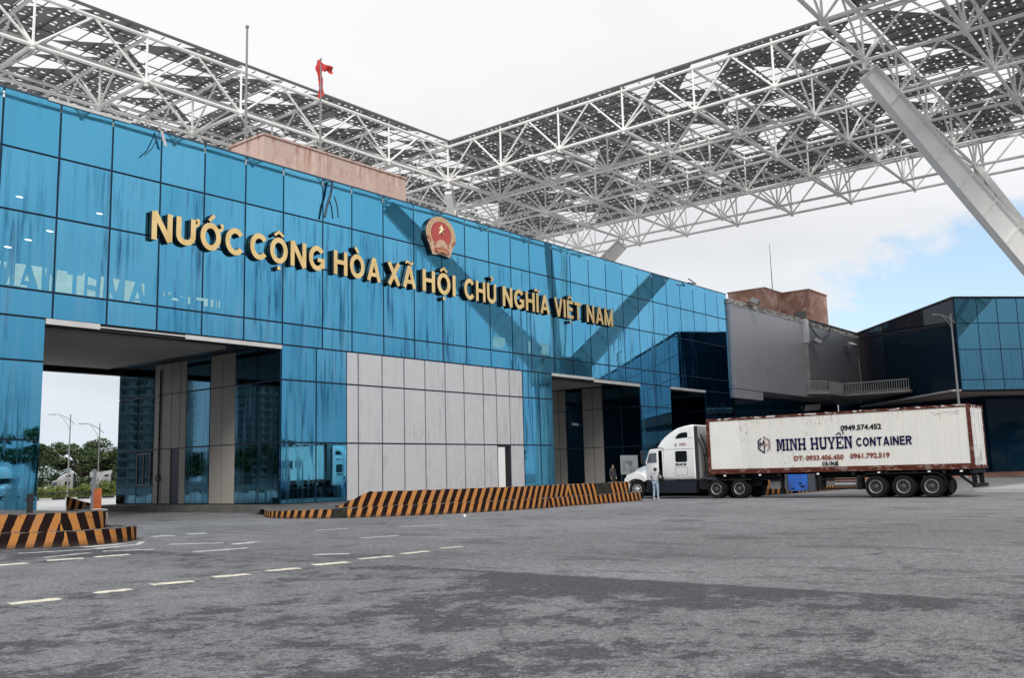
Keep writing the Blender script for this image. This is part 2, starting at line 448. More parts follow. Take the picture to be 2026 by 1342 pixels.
for x0, y0, x1, y1, w in ((12.75, 20.0, 14.05, 19.7, .12), (14.66, 21.24, 15.5, 21.34, .15), (15.7, 26.85, 16.4, 26.8, .2), (16.85, 26.8, 17.4, 26.6, .2), (13.4, 16.45, 13.9, 15.85, .1),
                       (13.98, 23.1, 14.9, 22.0, .11), (11.9, 22.6, 12.8, 21.8, .1), (10.6, 24.2, 12.2, 23.6, .09), (12.2, 23.6, 13.6, 24.0, .12), (13.6, 24.0, 14.3, 25.0, .06), (12.4, 24.55, 13.6, 24.7, .15), (10.3, 22.2, 11.5, 22.5, .08),
                       (21.9, 22.5, 23.1, 21.6, .08), (52.9, 14.2, 57.5, 14.6, .16), (56, 12.4, 66, 12.0, .22), (45.3, 17.6, 45.6, 21.5, .12), (17.5, 19.5, 18.6, 19.2, .08), (19.6, 24, 20.6, 23.6, .09)):
    ml.poly([(x, y, 0.004) for x, y in dash(x0, y0, x1, y1, w * 2.3, r1)])
ml.build('road_markings', M_LINE2, kind='structure')
# small litter on the asphalt
lt = MB()
for x, y, s in ((27.4, 24.6, .16),):
    lt.ball((x, y, s * .3), s * .4, nu=6, nv=4)
tag(recenter(lt.build('litter', simple('white_litter', (0.75, 0.75, 0.74), 0.6))), 'small white crumpled litter lying on the asphalt before the long barrier', 'litter')

# pale road behind the hall, kerb, verge
road = MB(); road.quad((-60, 57, 0.006), (140, 57, 0.006), (140, 103.5, 0.006), (-60, 103.5, 0.006))
road.build('road', simple('pale_wet_concrete', (0.62, 0.63, 0.64), 0.30, var=0.1, vscale=0.3), kind='structure')
kb = MB()
for i in range(100):
    x = -20 + i * 1.4
    kb.box(x, x + 1.37, 103.5, 104.1, 0, 0.22, i % 2)
kb.build('kerb', [simple('kerb_white', (0.6, 0.6, 0.58), 0.8), simple('kerb_black', (0.04, 0.04, 0.04), 0.8)], kind='structure')

# ------------------------------------------------------------------ main hall
D = 40.0
ZR = [18.33, 15.80, 13.10, 9.80, 8.64, 6.79, 3.51, 0.33]
VX = [16.03 - 2.41 * i for i in range(11, 0, -1)] + [16.03, 18.44, 20.84, 23.27, 25.64, 28.05, 30.44, 33.13, 35.26, 37.71, 40.27, 42.78, 45.01, 47.43, 49.77, 51.89, 54.59, 56.93, 59.36, 61.78, 64.19, 66.6, 68.98, 71.4, 73.83, 76.28, 78.64, 81.1, 83.11]
XL = VX[0]; XR = VX[-1]; YB = 56.4
def panes(mb, p0, ux, us, zs, gap=0.045, tilt=0.0011, mats=3, depth=0.02, nrm=(0, -1, 0), rr=None):
    """thin tilted panes on the plane through p0 spanned by ux (unit) and Z"""
    rr = rr or rnd; p0 = Vector(p0); ux = Vector(ux); nv_ = Vector(nrm)
    for a, b in zip(us, us[1:]):
        for t, c in zip(zs, zs[1:]):
            k = [rr.uniform(-tilt, tilt) for _ in range(3)]; k.append(k[0] + k[2] - k[1])
            q = [p0 + ux * (a + gap) + Vector((0, 0, c + gap)), p0 + ux * (b - gap) + Vector((0, 0, c + gap)), p0 + ux * (b - gap) + Vector((0, 0, t - gap)), p0 + ux * (a + gap) + Vector((0, 0, t - gap))]
            f = [v + nv_ * (depth + k[i]) for i, v in enumerate(q)]
            m = rr.randrange(mats)
            n = len(mb.v); mb.v += [tuple(v) for v in f] + [tuple(v + nv_ * (-depth * .9)) for v in q]
            for fc in ((0, 1, 2, 3), (0, 4, 5, 1), (1, 5, 6, 2), (2, 6, 7, 3), (3, 7, 4, 0)):
                mb.f.append(tuple(n + i for i in fc)); mb.m.append(m)
hall = thing('terminal_building', 'long blue mirror-glass gate hall with gold lettering and two open drive-through passages', 'building', (35, 46, 0))
# core walls behind the glazing (upper storey and piers)
core = MB()
core.box(XL, XR, D + 0.03, YB - 0.02, 8.72, 17.9)
core.build('wall', M_JOINT, hall)
PIERS = [(XL, 18.19), (30.40, 54.20), (66.25, 71.33), (77.73, XR)]
for a, b in PIERS:
    core = MB(); core.box(a + .03, b - .03, D + 0.03, YB - .03, 0.0, 8.715); core.build('pier', M_JOINT, hall)
up = MB(); panes(up, (0, D, 0), (1, 0, 0), VX, ZR[:5])
up.build('upper_glazing', M_GLASS, hall, fix=False)
for us in (VX[:12] + [18.19], [30.40, 32.71, 34.87], [50.74, 52.62, 54.20], [66.25, 68.8, 71.33], [77.73, 80.4, XR]):
    lo = MB(); panes(lo, (0, D, 0), (1, 0, 0), us, ZR[4:]); lo.build('lower_glazing', M_GLASS, hall, fix=False)
cl = MB()
CX = [34.87, 35.73, 37.57, 39.35, 41.13, 42.93, 44.68, 46.57, 47.91, 49.30, 50.74]
for a, b in zip(CX, CX[1:]):
    for t, c in zip(ZR[4:], ZR[5:]):
        if abs(a - 47.91) < .01 and c < 1: continue
        cl.box(a + .05, b - .05, D - .02 + rnd.uniform(-.003, .003), D + .028, c + .045, t - .045)
cl.build('metal_cladding', M_CLAD, hall)
dr = MB(); dr.box(47.97, 48.62, D - .045, D + .02, 0.35, 3.36); d_ = dr.build('door', simple('white_door', (0.80, 0.80, 0.80), 0.4), hall)
dr = MB(); dr.box(48.64, 49.22, D - .005, D + .02, 0.35, 3.36); dr.box(47.95, 49.26, D - .06, D + .02, 3.37, 3.50); dr.build('door_gap_frame', M_BLACK, hall)  # dark gap beside the door painted as a black panel, frame head above
# parapet cap and trims over the openings
pc = MB(); pc.box(XL, XR, D - .05, D + .35, 18.31, 18.37); pc.build('parapet_cap', simple('dark_cap', (.06, .10, .14), .5), hall)
pc = MB(); pc.box(17.85, 21.65, D - .09, D - .052, 18.27, 18.42); pc.build('loose_cap_strip', M_TRIM, hall)
for q in ((18.19, 20.55, .06, 8.42, 8.66), (20.55, 24.8, .03, 8.50, 8.56), (24.8, 30.40, .06, 8.40, 8.60), (54.2, 59.6, .06, 8.50, 8.70), (59.6, 66.25, .08, 8.36, 8.60), (71.33, 77.73, .06, 8.45, 8.66)):
    tr = MB(); tr.box(q[0], q[1], D - q[2], D + .02, q[3], q[4]); tr.build('lintel_trim', M_TRIM, hall)
for a, b in ((18.19, 30.40), (54.20, 66.25), (71.33, 77.73)):
    sf = MB(); sf.box(a + .5, b - 1.6, D + 2.6, YB - 1.6, 8.55, 8.70); sf.build('ceiling', M_SOFF, hall)
    for y0, y1, z0 in ((D + .02, D + .5, 8.36), (YB - .6, YB, 8.34)):
        bm_ = MB(); bm_.box(a, b, y0, y1, z0, 8.71); bm_.build('ceiling_beam', M_BLACK, hall)
# side walls of the passages (glass, beige panels, doorway)
def side_wall(X):
    segs = [(40.0, 41.85, 'g'), (41.85, 43.7, 'g'), (43.7, 44.7, 'p'), (44.7, 45.75, 'p'), (45.75, 47.5, 'g'), (47.5, 48.25, 'p'), (48.25, 49.6, 'p'), (49.6, 53, 'g'), (53, 56.38, 'g')] if X > 40 else [(40.0, 42.0, 'g'), (42.0, 44.0, 'g'), (44.0, 45.2, 'p'), (45.2, 46.36, 'p'), (46.36, 48.75, 'g'), (48.75, 49.4, 'p'), (49.4, 50.3, 'd'), (50.3, 51.28, 'p'), (51.28, 52.17, 'p'), (52.17, 54.0, 'g'), (54.0, 56.38, 'g')]
    grp = []
    for sg in segs:
        kk = 'g' if sg[2] == 'g' else 'p'
        if grp and grp[-1][0] == kk: grp[-1][1].append(sg)
        else: grp.append((kk, [sg]))
    for kk, sgs in grp:
        w_ = MB()
        for a, b, k in sgs:
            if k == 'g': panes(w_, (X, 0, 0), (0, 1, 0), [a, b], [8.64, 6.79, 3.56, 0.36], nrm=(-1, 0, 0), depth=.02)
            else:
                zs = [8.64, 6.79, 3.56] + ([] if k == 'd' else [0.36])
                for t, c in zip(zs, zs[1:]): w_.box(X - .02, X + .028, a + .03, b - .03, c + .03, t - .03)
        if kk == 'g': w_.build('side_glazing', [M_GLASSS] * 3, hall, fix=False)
        else: w_.build('side_cladding', M_CLAD2, hall)
for X in (30.40, 66.25, 77.73): side_wall(X)
sw = MB(); sw.box(30.33, 30.375, 52.4, 53.95, 1.45, 1.53); sw.box(30.33, 30.375, 52.4, 53.95, 3.3, 3.38)
for y in (52.4, 53.15, 53.88): sw.box(30.33, 30.375, y, y + .07, 1.53, 3.3)
sw.build('window_frame', simple('grey_frame', (0.12, 0.12, 0.12), 0.5), hall)
pp = MB(); pp.tube((30.34, 51.5, .4), (30.34, 51.5, 8.3), .045, k=6); pp.lathe((30.35, 51.5, 1.9), (-1, 0, 0), [(0, .2, 0), (.1, .2, 0), (.1, .001, 0)], k=12)
pp.build('drain_pipe', M_DARK, hall)
# plinths (raised kerbed floors round the piers)
for q in ((28.6, 54.9, .9, .33), (XL, 18.3, .5, .3), (66.0, 71.5, .5, .3)):
    pl = MB(); pl.box(q[0], q[1], D - q[2], YB + .5, 0, q[3]); pl.build('plinth', M_CTOP, hall)
# penthouse block on the roof
ph = MB(); ph.box(32.78, 44.64, 45.0, 48.4, 17.9, 22.08)
ph.box(32.70, 44.72, 44.92, 48.48, 22.08, 22.2)
ph.build('penthouse', M_PINK, hall)
rf = MB(); rf.box(XL + .05, XR - .02, D + .35, YB - .05, 17.9, 17.96); rf.build('roof', M_CONC, hall)
# ceiling lamps glimpsed through the upper glass
for x, z in ((16.85, 13.70), (20.33, 13.68), (18.17, 12.46), (17.29, 11.92), (16.49, 11.47)):
    ll = MB(); ll.poly([(x + .16 * cos(t * pi / 5), D - .034, z + .035 * sin(t * pi / 5)) for t in range(10)][::-1])
    mt = MATS.get('lamp_glow')
    if not mt:
        m = Mat('lamp_glow', (1, 1, 1)); m.b.inputs['Emission Color'].default_value = (0.85, 1, 1, 1); m.b.inputs['Emission Strength'].default_value = 0.9; mt = m.m
    ll.build('ceiling_light', mt, hall)
# light letter shapes seen in the glass, painted as pale pieces on its face
M_GLIMPSE = simple('pale_glimpse', (0.33, 0.60, 0.66), 0.35, var=0.15, vscale=2)
M_GLIMPSE2 = simple('faint_glimpse', (0.17, 0.44, 0.55), 0.25, var=0.2, vscale=2)
FZ = [  # polygons in source pixels of a rectified strip, already in metres: (x, z)
]
def fragp(pts):
    mb = MB(); mb.poly([(x, D - .032, z) for x, z in pts]); return mb
fr = MB()
def F(*pts):
    fq = MB(); fq.poly([(x, D - .032, z) for x, z in pts]); fq.build('painted_glimpse', M_GLIMPSE if pts[0][0] < 40 else M_GLIMPSE2, hall)
F((16.05, 10.85), (16.25, 10.85), (16.18, 10.3)); F((16.35, 10.84), (16.48, 10.84), (16.42, 10.5)); F((16.5, 9.9), (16.62, 9.9), (16.62, 10.35))
F((16.80, 9.88), (17.02, 9.88), (17.26, 10.84), (16.82, 10.84)); F((17.20, 10.15), (17.42, 10.15), (17.32, 10.45))
F((17.45, 10.84), (17.92, 10.84), (17.92, 9.86), (17.80, 9.86)); F((17.0, 9.87), (17.35, 9.87), (17.32, 9.96), (17.05, 9.96))
F((18.08, 10.4), (18.12, 10.82), (18.05, 10.82)); F((18.24, 9.86), (18.33, 9.86), (18.33, 10.5), (18.26, 10.6))
F((18.52, 9.86), (19.22, 9.86), (19.24, 10.68), (19.0, 10.70), (19.0, 10.82), (18.54, 10.82))
F((19.42, 9.86), (19.75, 9.86), (19.78, 10.85), (19.70, 10.85), (19.69, 10.74), (19.42, 10.70))
F((19.90, 9.86), (20.28, 9.86), (20.28, 10.12), (19.90, 10.14)); F((19.90, 10.36), (20.30, 10.34), (20.31, 10.62), (19.92, 10.72))
F((20.46, 9.86), (20.62, 9.86), (20.66, 10.82), (20.50, 10.84))
F((20.95, 9.9), (21.08, 9.9), (20.97, 10.2)); F((21.05, 10.82), (21.40, 10.80), (21.22, 10.15))
F((21.62, 9.86), (21.85, 9.86), (22.14, 10.80), (21.64, 10.82)); F((22.13, 10.05), (22.36, 10.03), (22.26, 10.40)); F((22.42, 10.78), (22.60, 10.78), (22.60, 10.1)); F((22.1, 9.86), (22.42, 9.86), (22.4, 9.93), (22.1, 9.93))
for a, b, c, d in ((23.55, 23.60, 10.3, 10.55), (24.85, 24.97, 10.1, 10.45), (25.72, 25.95, 10.12, 10.5), (26.1, 26.25, 10.12, 10.5), (26.4, 26.44, 10.15, 10.5), (26.55, 26.62, 10.15, 10.5), (25.3, 25.7, 10.36, 10.5)):
    F((a, c), (b, c), (b, d), (a, d))
F((23.75, 10.55), (23.98, 10.55), (23.86, 10.40)); F((23.95, 10.2), (24.40, 10.18), (24.3, 10.30), (24.1, 10.33)); F((24.42, 10.46), (24.55, 10.46), (24.52, 10.36))
F((47.6, 10.0), (48.6, 10.0), (48.95, 10.35), (48.95, 10.75), (47.7, 10.72)); F((51.5, 9.95), (51.75, 9.95), (51.75, 10.75), (51.5, 10.75)); F((53.0, 10.0), (53.9, 9.95), (53.9, 10.7), (53.1, 10.8))
shift(hall)

# ------------------------------------------------------------------ lettering helpers
def text_mesh(body, size=1.0, extrude=0.0, offset=0.0, width=None, height=None, shear=0.0, bevel=0):
    cu = bpy.data.curves.new('t', 'FONT'); cu.body = body; cu.size = size; cu.extrude = extrude; cu.offset = offset; cu.shear = shear
    cu.resolution_u = 6
    ob = bpy.data.objects.new('t', cu); COL.objects.link(ob)
    dg = bpy.context.evaluated_depsgraph_get(); dg.update()
    me = bpy.data.meshes.new_from_object(ob.evaluated_get(dg))
    bpy.data.objects.remove(ob); bpy.data.curves.remove(cu)
    return me
def mesh_bounds(me):
    xs = [v.co.x for v in me.vertices]; ys = [v.co.y for v in me.vertices]
    return min(xs), max(xs), min(ys), max(ys)
def link_mesh(me, name, mats, parent=None):
    me.materials.clear()
    for m in (mats if isinstance(mats, (list, tuple)) else [mats]): me.materials.append(m)
    o = bpy.data.objects.new(name, me); COL.objects.link(o); me.name = name
    if parent is not None: o.parent = parent
    return o
CAPH = {}
def cap_height(size=1.0):
    if size not in CAPH:
        me = text_mesh('H', size); b = mesh_bounds(me); CAPH[size] = (b[2], b[3]); bpy.data.meshes.remove(me)
    return CAPH[size]
def ribbon(pts, w, closed=False):
    """left and right offsets of a centre line"""
    P = [Vector(q) for q in pts]; n = len(P); Lf, Rt = [], []
    for i in range(n):
        if closed: a, b_ = P[i - 1], P[(i + 1) % n]
        else: a, b_ = P[max(0, i - 1)], P[min(n - 1, i + 1)]
        if closed or 0 < i < n - 1:
            d1 = (P[i] - a).normalized(); d2 = (b_ - P[i]).normalized(); n1_ = Vector((-d1.y, d1.x)); n2_ = Vector((-d2.y, d2.x))
            m_ = (n1_ + n2_).normalized(); k = w / 2 / max(.35, m_.dot(n1_)); off = m_ * k
        else:
            d = (b_ - a).normalized(); off = Vector((-d.y, d.x)) * w / 2
        Lf.append(P[i] + off); Rt.append(P[i] - off)
    return Lf, Rt
def arc(cx, cy, rx, ry, a0, a1, n=18):
    return [(cx + rx * cos(RD(a0 + (a1 - a0) * i / n)), cy + ry * sin(RD(a0 + (a1 - a0) * i / n))) for i in range(n + 1)]
SW = .20
def sgl(ch):
    """strokes of a bold grotesque capital, cap height 1: list of (points, width, closed); returns width, strokes"""
    h = SW / 2; e = 1 - h; S = []
    if ch == 'N': w = .80; S = [([(h, 0), (h, 1)], SW, 0), ([(w - h, 0), (w - h, 1)], SW, 0), ([(h * .9, 1), (w - h * .9, 0)], SW * 1.0, 0)]
    elif ch == 'U': w = .78; S = [([(h, 1), (h, .36)] + arc(w / 2, .36, w / 2 - h, .36 - h, 180, 360) + [(w - h, 1)], SW, 0)]
    elif ch == 'O': w = .86; S = [(arc(w / 2, .5, w / 2 - h, .5 - h + .015, 0, 360, 36)[:-1], SW, 1)]
    elif ch == 'C': w = .80; S = [(arc(.43, .5, .43 - h, .5 - h + .015, 38, 322, 26), SW, 0)]
    elif ch == 'G': w = .84; S = [(arc(.43, .5, .43 - h, .5 - h + .015, 38, 325, 26), SW, 0), ([(.74, .12), (.74, .50)], SW * .95, 0), ([(.46, .44), (.74 + h * .95, .44)], SW * .8, 0)]
    elif ch == 'H': w = .78; S = [([(h, 0), (h, 1)], SW, 0), ([(w - h, 0), (w - h, 1)], SW, 0), ([(h, .53), (w - h, .53)], SW * .9, 0)]
    elif ch == 'A': w = .86; S = [([(h, 0), (w / 2, 1.0)], SW, 0), ([(w - h, 0), (w / 2, 1.0)], SW, 0), ([(.22, .28), (w - .22, .28)], SW * .85, 0)]
    elif ch == 'X': w = .82; S = [([(h, 0), (w - h, 1)], SW, 0), ([(h, 1), (w - h, 0)], SW, 0)]
    elif ch == 'I': w = SW; S = [([(h, 0), (h, 1)], SW, 0)]
    elif ch == 'V': w = .84; S = [([(h, 1), (w / 2, 0)], SW, 0), ([(w - h, 1), (w / 2, 0)], SW, 0)]
    elif ch == 'E': w = .66; S = [([(h, 0), (h, 1)], SW, 0), ([(h, e + .005), (w, e + .005)], SW * .9, 0), ([(h, .52), (w - .05, .52)], SW * .9, 0), ([(h, h - .005), (w, h - .005)], SW * .9, 0)]
    elif ch == 'T': w = .74; S = [([(w / 2, 0), (w / 2, 1)], SW, 0), ([(0, e + .005), (w, e + .005)], SW * .9, 0)]
    elif ch == 'M': w = .94; S = [([(h, 0), (h, 1)], SW, 0), ([(w - h, 0), (w - h, 1)], SW, 0), ([(h, 1), (w / 2, .02)], SW * .95, 0), ([(w - h, 1), (w / 2, .02)], SW * .95, 0)]
    elif ch == 'R': w = .78; S = [([(h, 0), (h, 1)], SW, 0), ([(h, e), (.46, e)] + arc(.46, .73, .225, .27 - h, 90, -90, 12) + [(h, .46)], SW * .95, 0), ([(.42, .46), (w - h, 0)], SW, 0)]
    return w, S
def accents(base, w, marks):
    S = []
    for a in marks:
        c = w / 2
        if a == 'horn': S.append(([(w - .02, .76), (w + .09, .82), (w + .13, .93), (w + .10, 1.04)] if base == 'U' else [(w - .10, .78), (w + .03, .83), (w + .07, .93), (w + .05, 1.04)], .10, 0)); S.append(([(w + .02, 1.0), (w + .15, 1.0)] if base == 'U' else [(w - .03, 1.0), (w + .10, 1.0)], .10, 0))
        if a == 'acute': S.append(([(c - .07, 1.08), (c + .13, 1.32)], .13, 0))
        if a == 'grave': S.append(([(c + .08, 1.08), (c - .13, 1.32)], .13, 0))
        if a == 'circ': S.append(([(c - .22, 1.08), (c, 1.24), (c + .22, 1.08)], .11, 0))
        if a == 'dot': S.append(([(c - .075, -.19), (c + .075, -.19)], .15, 0))
        if a == 'tilde': S.append(([(c - .24, 1.10), (c - .16, 1.19), (c - .06, 1.17), (c + .06, 1.12), (c + .16, 1.11), (c + .24, 1.20)], .10, 0))
        if a == 'hook': S.append(([(c - .09, 1.30), (c + .02, 1.34), (c + .10, 1.27), (c + .03, 1.18), (c + .02, 1.08)], .09, 0))
    return S
VN = {'Ư': ('U', ['horn']), 'Ớ': ('O', ['horn', 'acute']), 'Ộ': ('O', ['circ', 'dot']), 'Ò': ('O', ['grave']), 'Ã': ('A', ['tilde']), 'Ủ': ('U', ['hook']), 'Ĩ': ('I', ['tilde']), 'Ệ': ('E', ['circ', 'dot'])}
def stroke_glyph(mb, S, T, depth, mf=0, ms=1):
    """T maps (x, z, depth 0..1) to a point; front faces get material mf"""
    for k, (pts, w, closed) in enumerate(S):
        pts = [p for i_, p in enumerate(pts) if i_ == 0 or math.hypot(p[0] - pts[i_ - 1][0], p[1] - pts[i_ - 1][1]) > 1e-4]
        Lf, Rt = ribbon(pts, w, closed); n = len(pts); f = -.0012 * k
        v0 = len(mb.v)
        for i in range(n):
            for q, dd in ((Lf[i], f), (Rt[i], f), (Lf[i], depth), (Rt[i], depth)): mb.v.append(T(q.x, q.y, dd))
        m = n if closed else n - 1
        for i in range(m):
            a, b_ = v0 + 4 * i, v0 + 4 * ((i + 1) % n)
            mb.f.append((a, b_, b_ + 1, a + 1)); mb.m.append(mf)
            mb.f.append((a, a + 2, b_ + 2, b_)); mb.m.append(ms); mb.f.append((a + 1, b_ + 1, b_ + 3, a + 3)); mb.m.append(ms)
        if not closed:
            for a in (v0, v0 + 4 * (n - 1)): mb.f.append((a, a + 1, a + 3, a + 2)); mb.m.append(ms)
gold = Mat('gold_face', (0.74, 0.52, 0.19), 0.38, 0.0)
ng = gold.noise(gold.coord((1.5, 1, 0.8)), 1.6, 5)
gold.setcol(gold.mix(gold.ramp(ng, 0.35, 0.7), (0.86, 0.65, 0.30), (0.72, 0.50, 0.20)))
M_GOLD = gold.m
M_SIDE = simple('letter_side_black', (0.012, 0.012, 0.014), 0.4)
sign = thing('sign_lettering', 'row of large raised gold capital letters running along the upper blue glass front', 'sign', (42.8, 39.8, 12.95))
words = [('NƯỚC', 22.72, 27.85), ('CỘNG', 28.25, 33.2), ('HÒA', 33.85, 37.4), ('XÃ', 38.0, 40.35), ('HỘI', 41.0, 44.05), ('CHỦ', 44.9, 48.15), ('NGHĨA', 48.85, 54.2), ('VIỆT', 54.85, 58.35), ('NAM', 59.05, 62.75)]
c0, c1 = cap_height(1.0)
SZ = 1.36 / (c1 - c0)
for w, xa, xb in words:
    xa, xb = 22.72 + (xa - 22.72) * .986, 22.72 + (xb - 22.72) * .986
    gl = []; x = 0
    for ch in w:
        bs, mk_ = VN.get(ch, (ch, [])); gw_, S = sgl(bs); S = S + accents(bs, gw_, mk_)
        gl.append((x, S)); x += gw_ + .15 + (.05 if 'horn' in mk_ else 0) - (.05 if bs in 'AV' else 0)
    x -= .15; H_ = 1.36; sx = (xb - xa) / x
    for gx_, S in gl:
        b = MB(); stroke_glyph(b, S, lambda px_, pz, dd, g_=gx_: (xa + (g_ + px_) * sx - 42.8, D - .30 + dd - 39.8, 12.90 + pz * H_ - 12.95), .21)
        b.build('letter', [M_GOLD, M_SIDE], sign)

# emblem
em = thing('coat_of_arms', 'round red and cream relief emblem with star, wheat rim and cog above the gold letters', 'emblem', (42.5, 39.79, 16.62))
ecx, ecz = 0.0, 0.05
def ring_pts(rx, rz, a0, a1, n, cz=0.0): return [(rx * cos(a0 + (a1 - a0) * i / n), cz + rz * sin(a0 + (a1 - a0) * i / n)) for i in range(n + 1)]
def prism(mb, pts, y0, y1, m=0, ms=None):
    """pts in (x,z), extruded from y0 (front) to y1 (back)"""
    n = len(mb.v); k = len(pts); ms = m if ms is None else ms
    mb.v += [(x, y0, z) for x, z in pts] + [(x, y1, z) for x, z in pts]
    mb.f.append(tuple(range(n, n + k))); mb.m.append(m)
    mb.f.append(tuple(range(n + 2 * k - 1, n + k - 1, -1))); mb.m.append(ms)
    for i in range(k):
        j = (i + 1) % k; mb.f.append((n + i, n + k + i, n + k + j, n + j)); mb.m.append(ms)
M_CREAM = simple('cream_relief', (0.66, 0.45, 0.32), 0.6, var=0.3, vscale=9, obj=True)
M_ERED = simple('emblem_red', (0.50, 0.09, 0.085), 0.6, var=0.2, vscale=2)
M_ERED2 = simple('emblem_ribbon_red', (0.42, 0.13, 0.09), 0.6)
b = MB(); outl = ring_pts(1.36, 1.18, -RD(38), pi + RD(38), 30, 0.10)
outl = outl + [(-0.98, -0.85), (-0.80, -1.24), (-0.82, -1.26), (0.0, -1.16), (0.82, -1.26), (0.80, -1.24), (0.98, -0.85)]
prism(b, outl, -.05, .17, 0, 1); b.build('back_plate', [M_CREAM, M_SIDE], em)
b = MB(); prism(b, ring_pts(0.94, 0.80, 0, 2 * pi, 28, 0.16)[:-1], -.07, -.045); b.build('red_field', M_ERED, em)
b = MB()
for k in range(34):     # ears of wheat round the rim
    t = RD(-30) + RD(240) * k / 33
    for rr_, s_ in ((1.03, .075), (1.16, .07), (1.28, .065)):
        x, z = rr_ * cos(t), 0.12 + rr_ * .87 * sin(t)
        e = Vector((cos(t + .9), 0, sin(t + .9))) * s_; h = Vector((-sin(t + .9), 0, cos(t + .9))) * s_ * .45
        c = Vector((x, -.07, z)); b.obox(c, e, h, Vector((0, .02, 0)))
b.build('wheat_wreath', simple('wheat_gold', (0.68, 0.50, 0.30), 0.5), em)
b = MB(); st = []
for k in range(10):
    t = pi / 2 + k * pi / 5; q = .36 if k % 2 == 0 else .145
    st.append((q * cos(t), 0.42 + q * sin(t)))
n = len(b.v); b.v += [(x, -.10, z) for x, z in st] + [(0, -.24, .42)] + [(x, -.06, z) for x, z in st]
for k in range(10):
    j = (k + 1) % 10; b.f.append((k, j, 10)); b.m.append(0); b.f.append((k, 11 + k, 11 + j, j)); b.m.append(0)
b.build('star', simple('star_gold', (0.78, 0.60, 0.30), 0.35), em)
b = MB(); cog = []
for k in range(15):
    t = pi * k / 14
    for q, dt in ((.52, -.06), (.60, -.035), (.60, .035), (.52, .06)): cog.append((q * cos(t + dt), -0.78 + q * .95 * sin(t + dt)))
prism(b, cog + [(-.3, -.80), (.3, -.80)], -.13, -.045)
prism(b, ring_pts(.2, .2, 0, 2 * pi, 14, -.45)[:-1], -.16, -.12); b.build('cog', M_CREAM, em)
b = MB()
for sgn in (-1, 1):
    prism(b, [(sgn * .98, -.25), (sgn * 1.30, -.05), (sgn * 1.33, -.22), (sgn * 1.0, -.48)], -.10, -.045)
    prism(b, [(sgn * .45, -.35), (sgn * .62, -.62), (sgn * .70, -.58), (sgn * .60, -.25)], -.095, -.045)
prism(b, ring_pts(.70, .30, RD(25), RD(155), 10, -1.02) + ring_pts(.70, .22, RD(155), RD(25), 10, -1.14), -.14, -.045)
b.build('ribbon', M_ERED2, em)
b = MB(); prism(b, [(-.50, -.92), (-.44, -1.12), (0, -1.03), (.44, -1.12), (.50, -.92), (0, -.84)], -.165, -.14); b.build('ribbon_band', simple('ribbon_orange', (0.55, 0.25, 0.15), 0.6), em)

# ------------------------------------------------------------------ loose strips hanging on the facade
def strip(name, pts, r, mat, label, cat='cable'):
    b = MB(); b.path(pts, r, k=6); return tag(recenter(b.build(name, mat)), label, cat)
M_BLUEK = simple('dark_blue_plastic', (0.01, 0.025, 0.06), 0.5)
strip('cable', [(33.6, 39.72, 18.25), (33.45, 39.70, 17.4), (33.2, 39.72, 16.7), (33.05, 39.74, 16.0)], .07, M_BLUEK, 'thick dark strip hanging down the glass below the pink penthouse')
strip('cable', [(33.75, 39.74, 17.35), (33.95, 39.74, 16.9), (34.05, 39.74, 16.2)], .035, M_BLUEK, 'short thin dark strip beside the thick hanging strip')
strip('cable', [(23.05, 39.74, 18.3), (22.9, 39.74, 17.9), (22.65, 39.74, 17.3), (22.28, 39.74, 16.85)], .025, M_BLUEK, 'thin curved cord hanging on the glass beside the white flap')
b = MB(); b.obox((23.18, 39.66, 17.9), (.07, 0, -.02), (0, .02, 0), (.12, 0, -.36)); tag(recenter(b.build('flap', M_TRIM)), 'white loose flap hanging from the roof edge beside a thin cord', 'flap')
b = MB(); b.path([(74.9, 39.6, 18.62), (75.9, 39.4, 18.25), (74.4, 39.4, 18.15)], .05); tag(recenter(b.build('broken_bracket', M_DARK)), 'bent dark bracket sticking out over the glass parapet', 'bracket')

# ------------------------------------------------------------------ annex: grey sheet wall beyond the hall
ann = thing('annex_building', 'plain grey metal-clad annex wall with worn top edge beyond the glass hall', 'building', (100, 45, 0))
b = MB(); b.box(83.25, 101.55, 39.70, 56, 9.15, 17.35); b.build('wall', M_ANNEX, ann)
b = MB(); b.box(101.75, 119.72, 39.72, 56, 9.15, 17.35); b.build('wall', clad_mat('darker_grey_sheet', (0.27, 0.275, 0.30), 0.8, 0.42, 0.4), ann)
cap = Mat('peeling_parapet', (0.5, 0.5, 0.5), 0.9)
pn = cap.noise(cap.coord((1.2, 1, 2.5)), 1.5, 7, 0.75, 0.5)
cap.setcol(cap.mix(cap.ramp(pn, 0.44, 0.56), (0.17, 0.145, 0.13), (0.58, 0.57, 0.56)))
b = MB(); b.box(83.25, 101.6, 39.66, 41.5, 17.352, 17.92); b.box(101.6, 119.74, 39.68, 41.5, 17.352, 17.98); b.build('parapet', cap.m, ann)
b = MB(); b.box(101.5, 119.8, 39.55, 39.675, 17.93, 18.06); b.build('coping', M_DARK, ann)
b = MB(); b.box(101.56, 102.0, 39.45, 39.70, 9.15, 15.2); b.build('pipe', M_CONC, ann)
b = MB(); b.box(101.40, 102.25, 39.35, 39.70, 15.2, 17.9); b.build('downpipe_box', M_CLAD, ann)
b = MB(); b.box(83.25, 89.7, 39.74, 40.2, 8.25, 9.10)
b.build('lower_fascia', M_ANNEX, ann)
b = MB(); b.tube((119.2, 39.6, 9.6), (118.7, 39.6, 14.8), .09, k=6); b.build('conduit', M_CONC, ann)
b = MB()
b.path([(103.0, 39.62, 17.6), (104.2, 39.5, 16.6), (105.6, 39.45, 16.05), (107.2, 39.45, 16.1), (109, 39.5, 17.0), (109.6, 39.6, 17.7)], .07); b.build('slack_cable', M_DARK, ann)
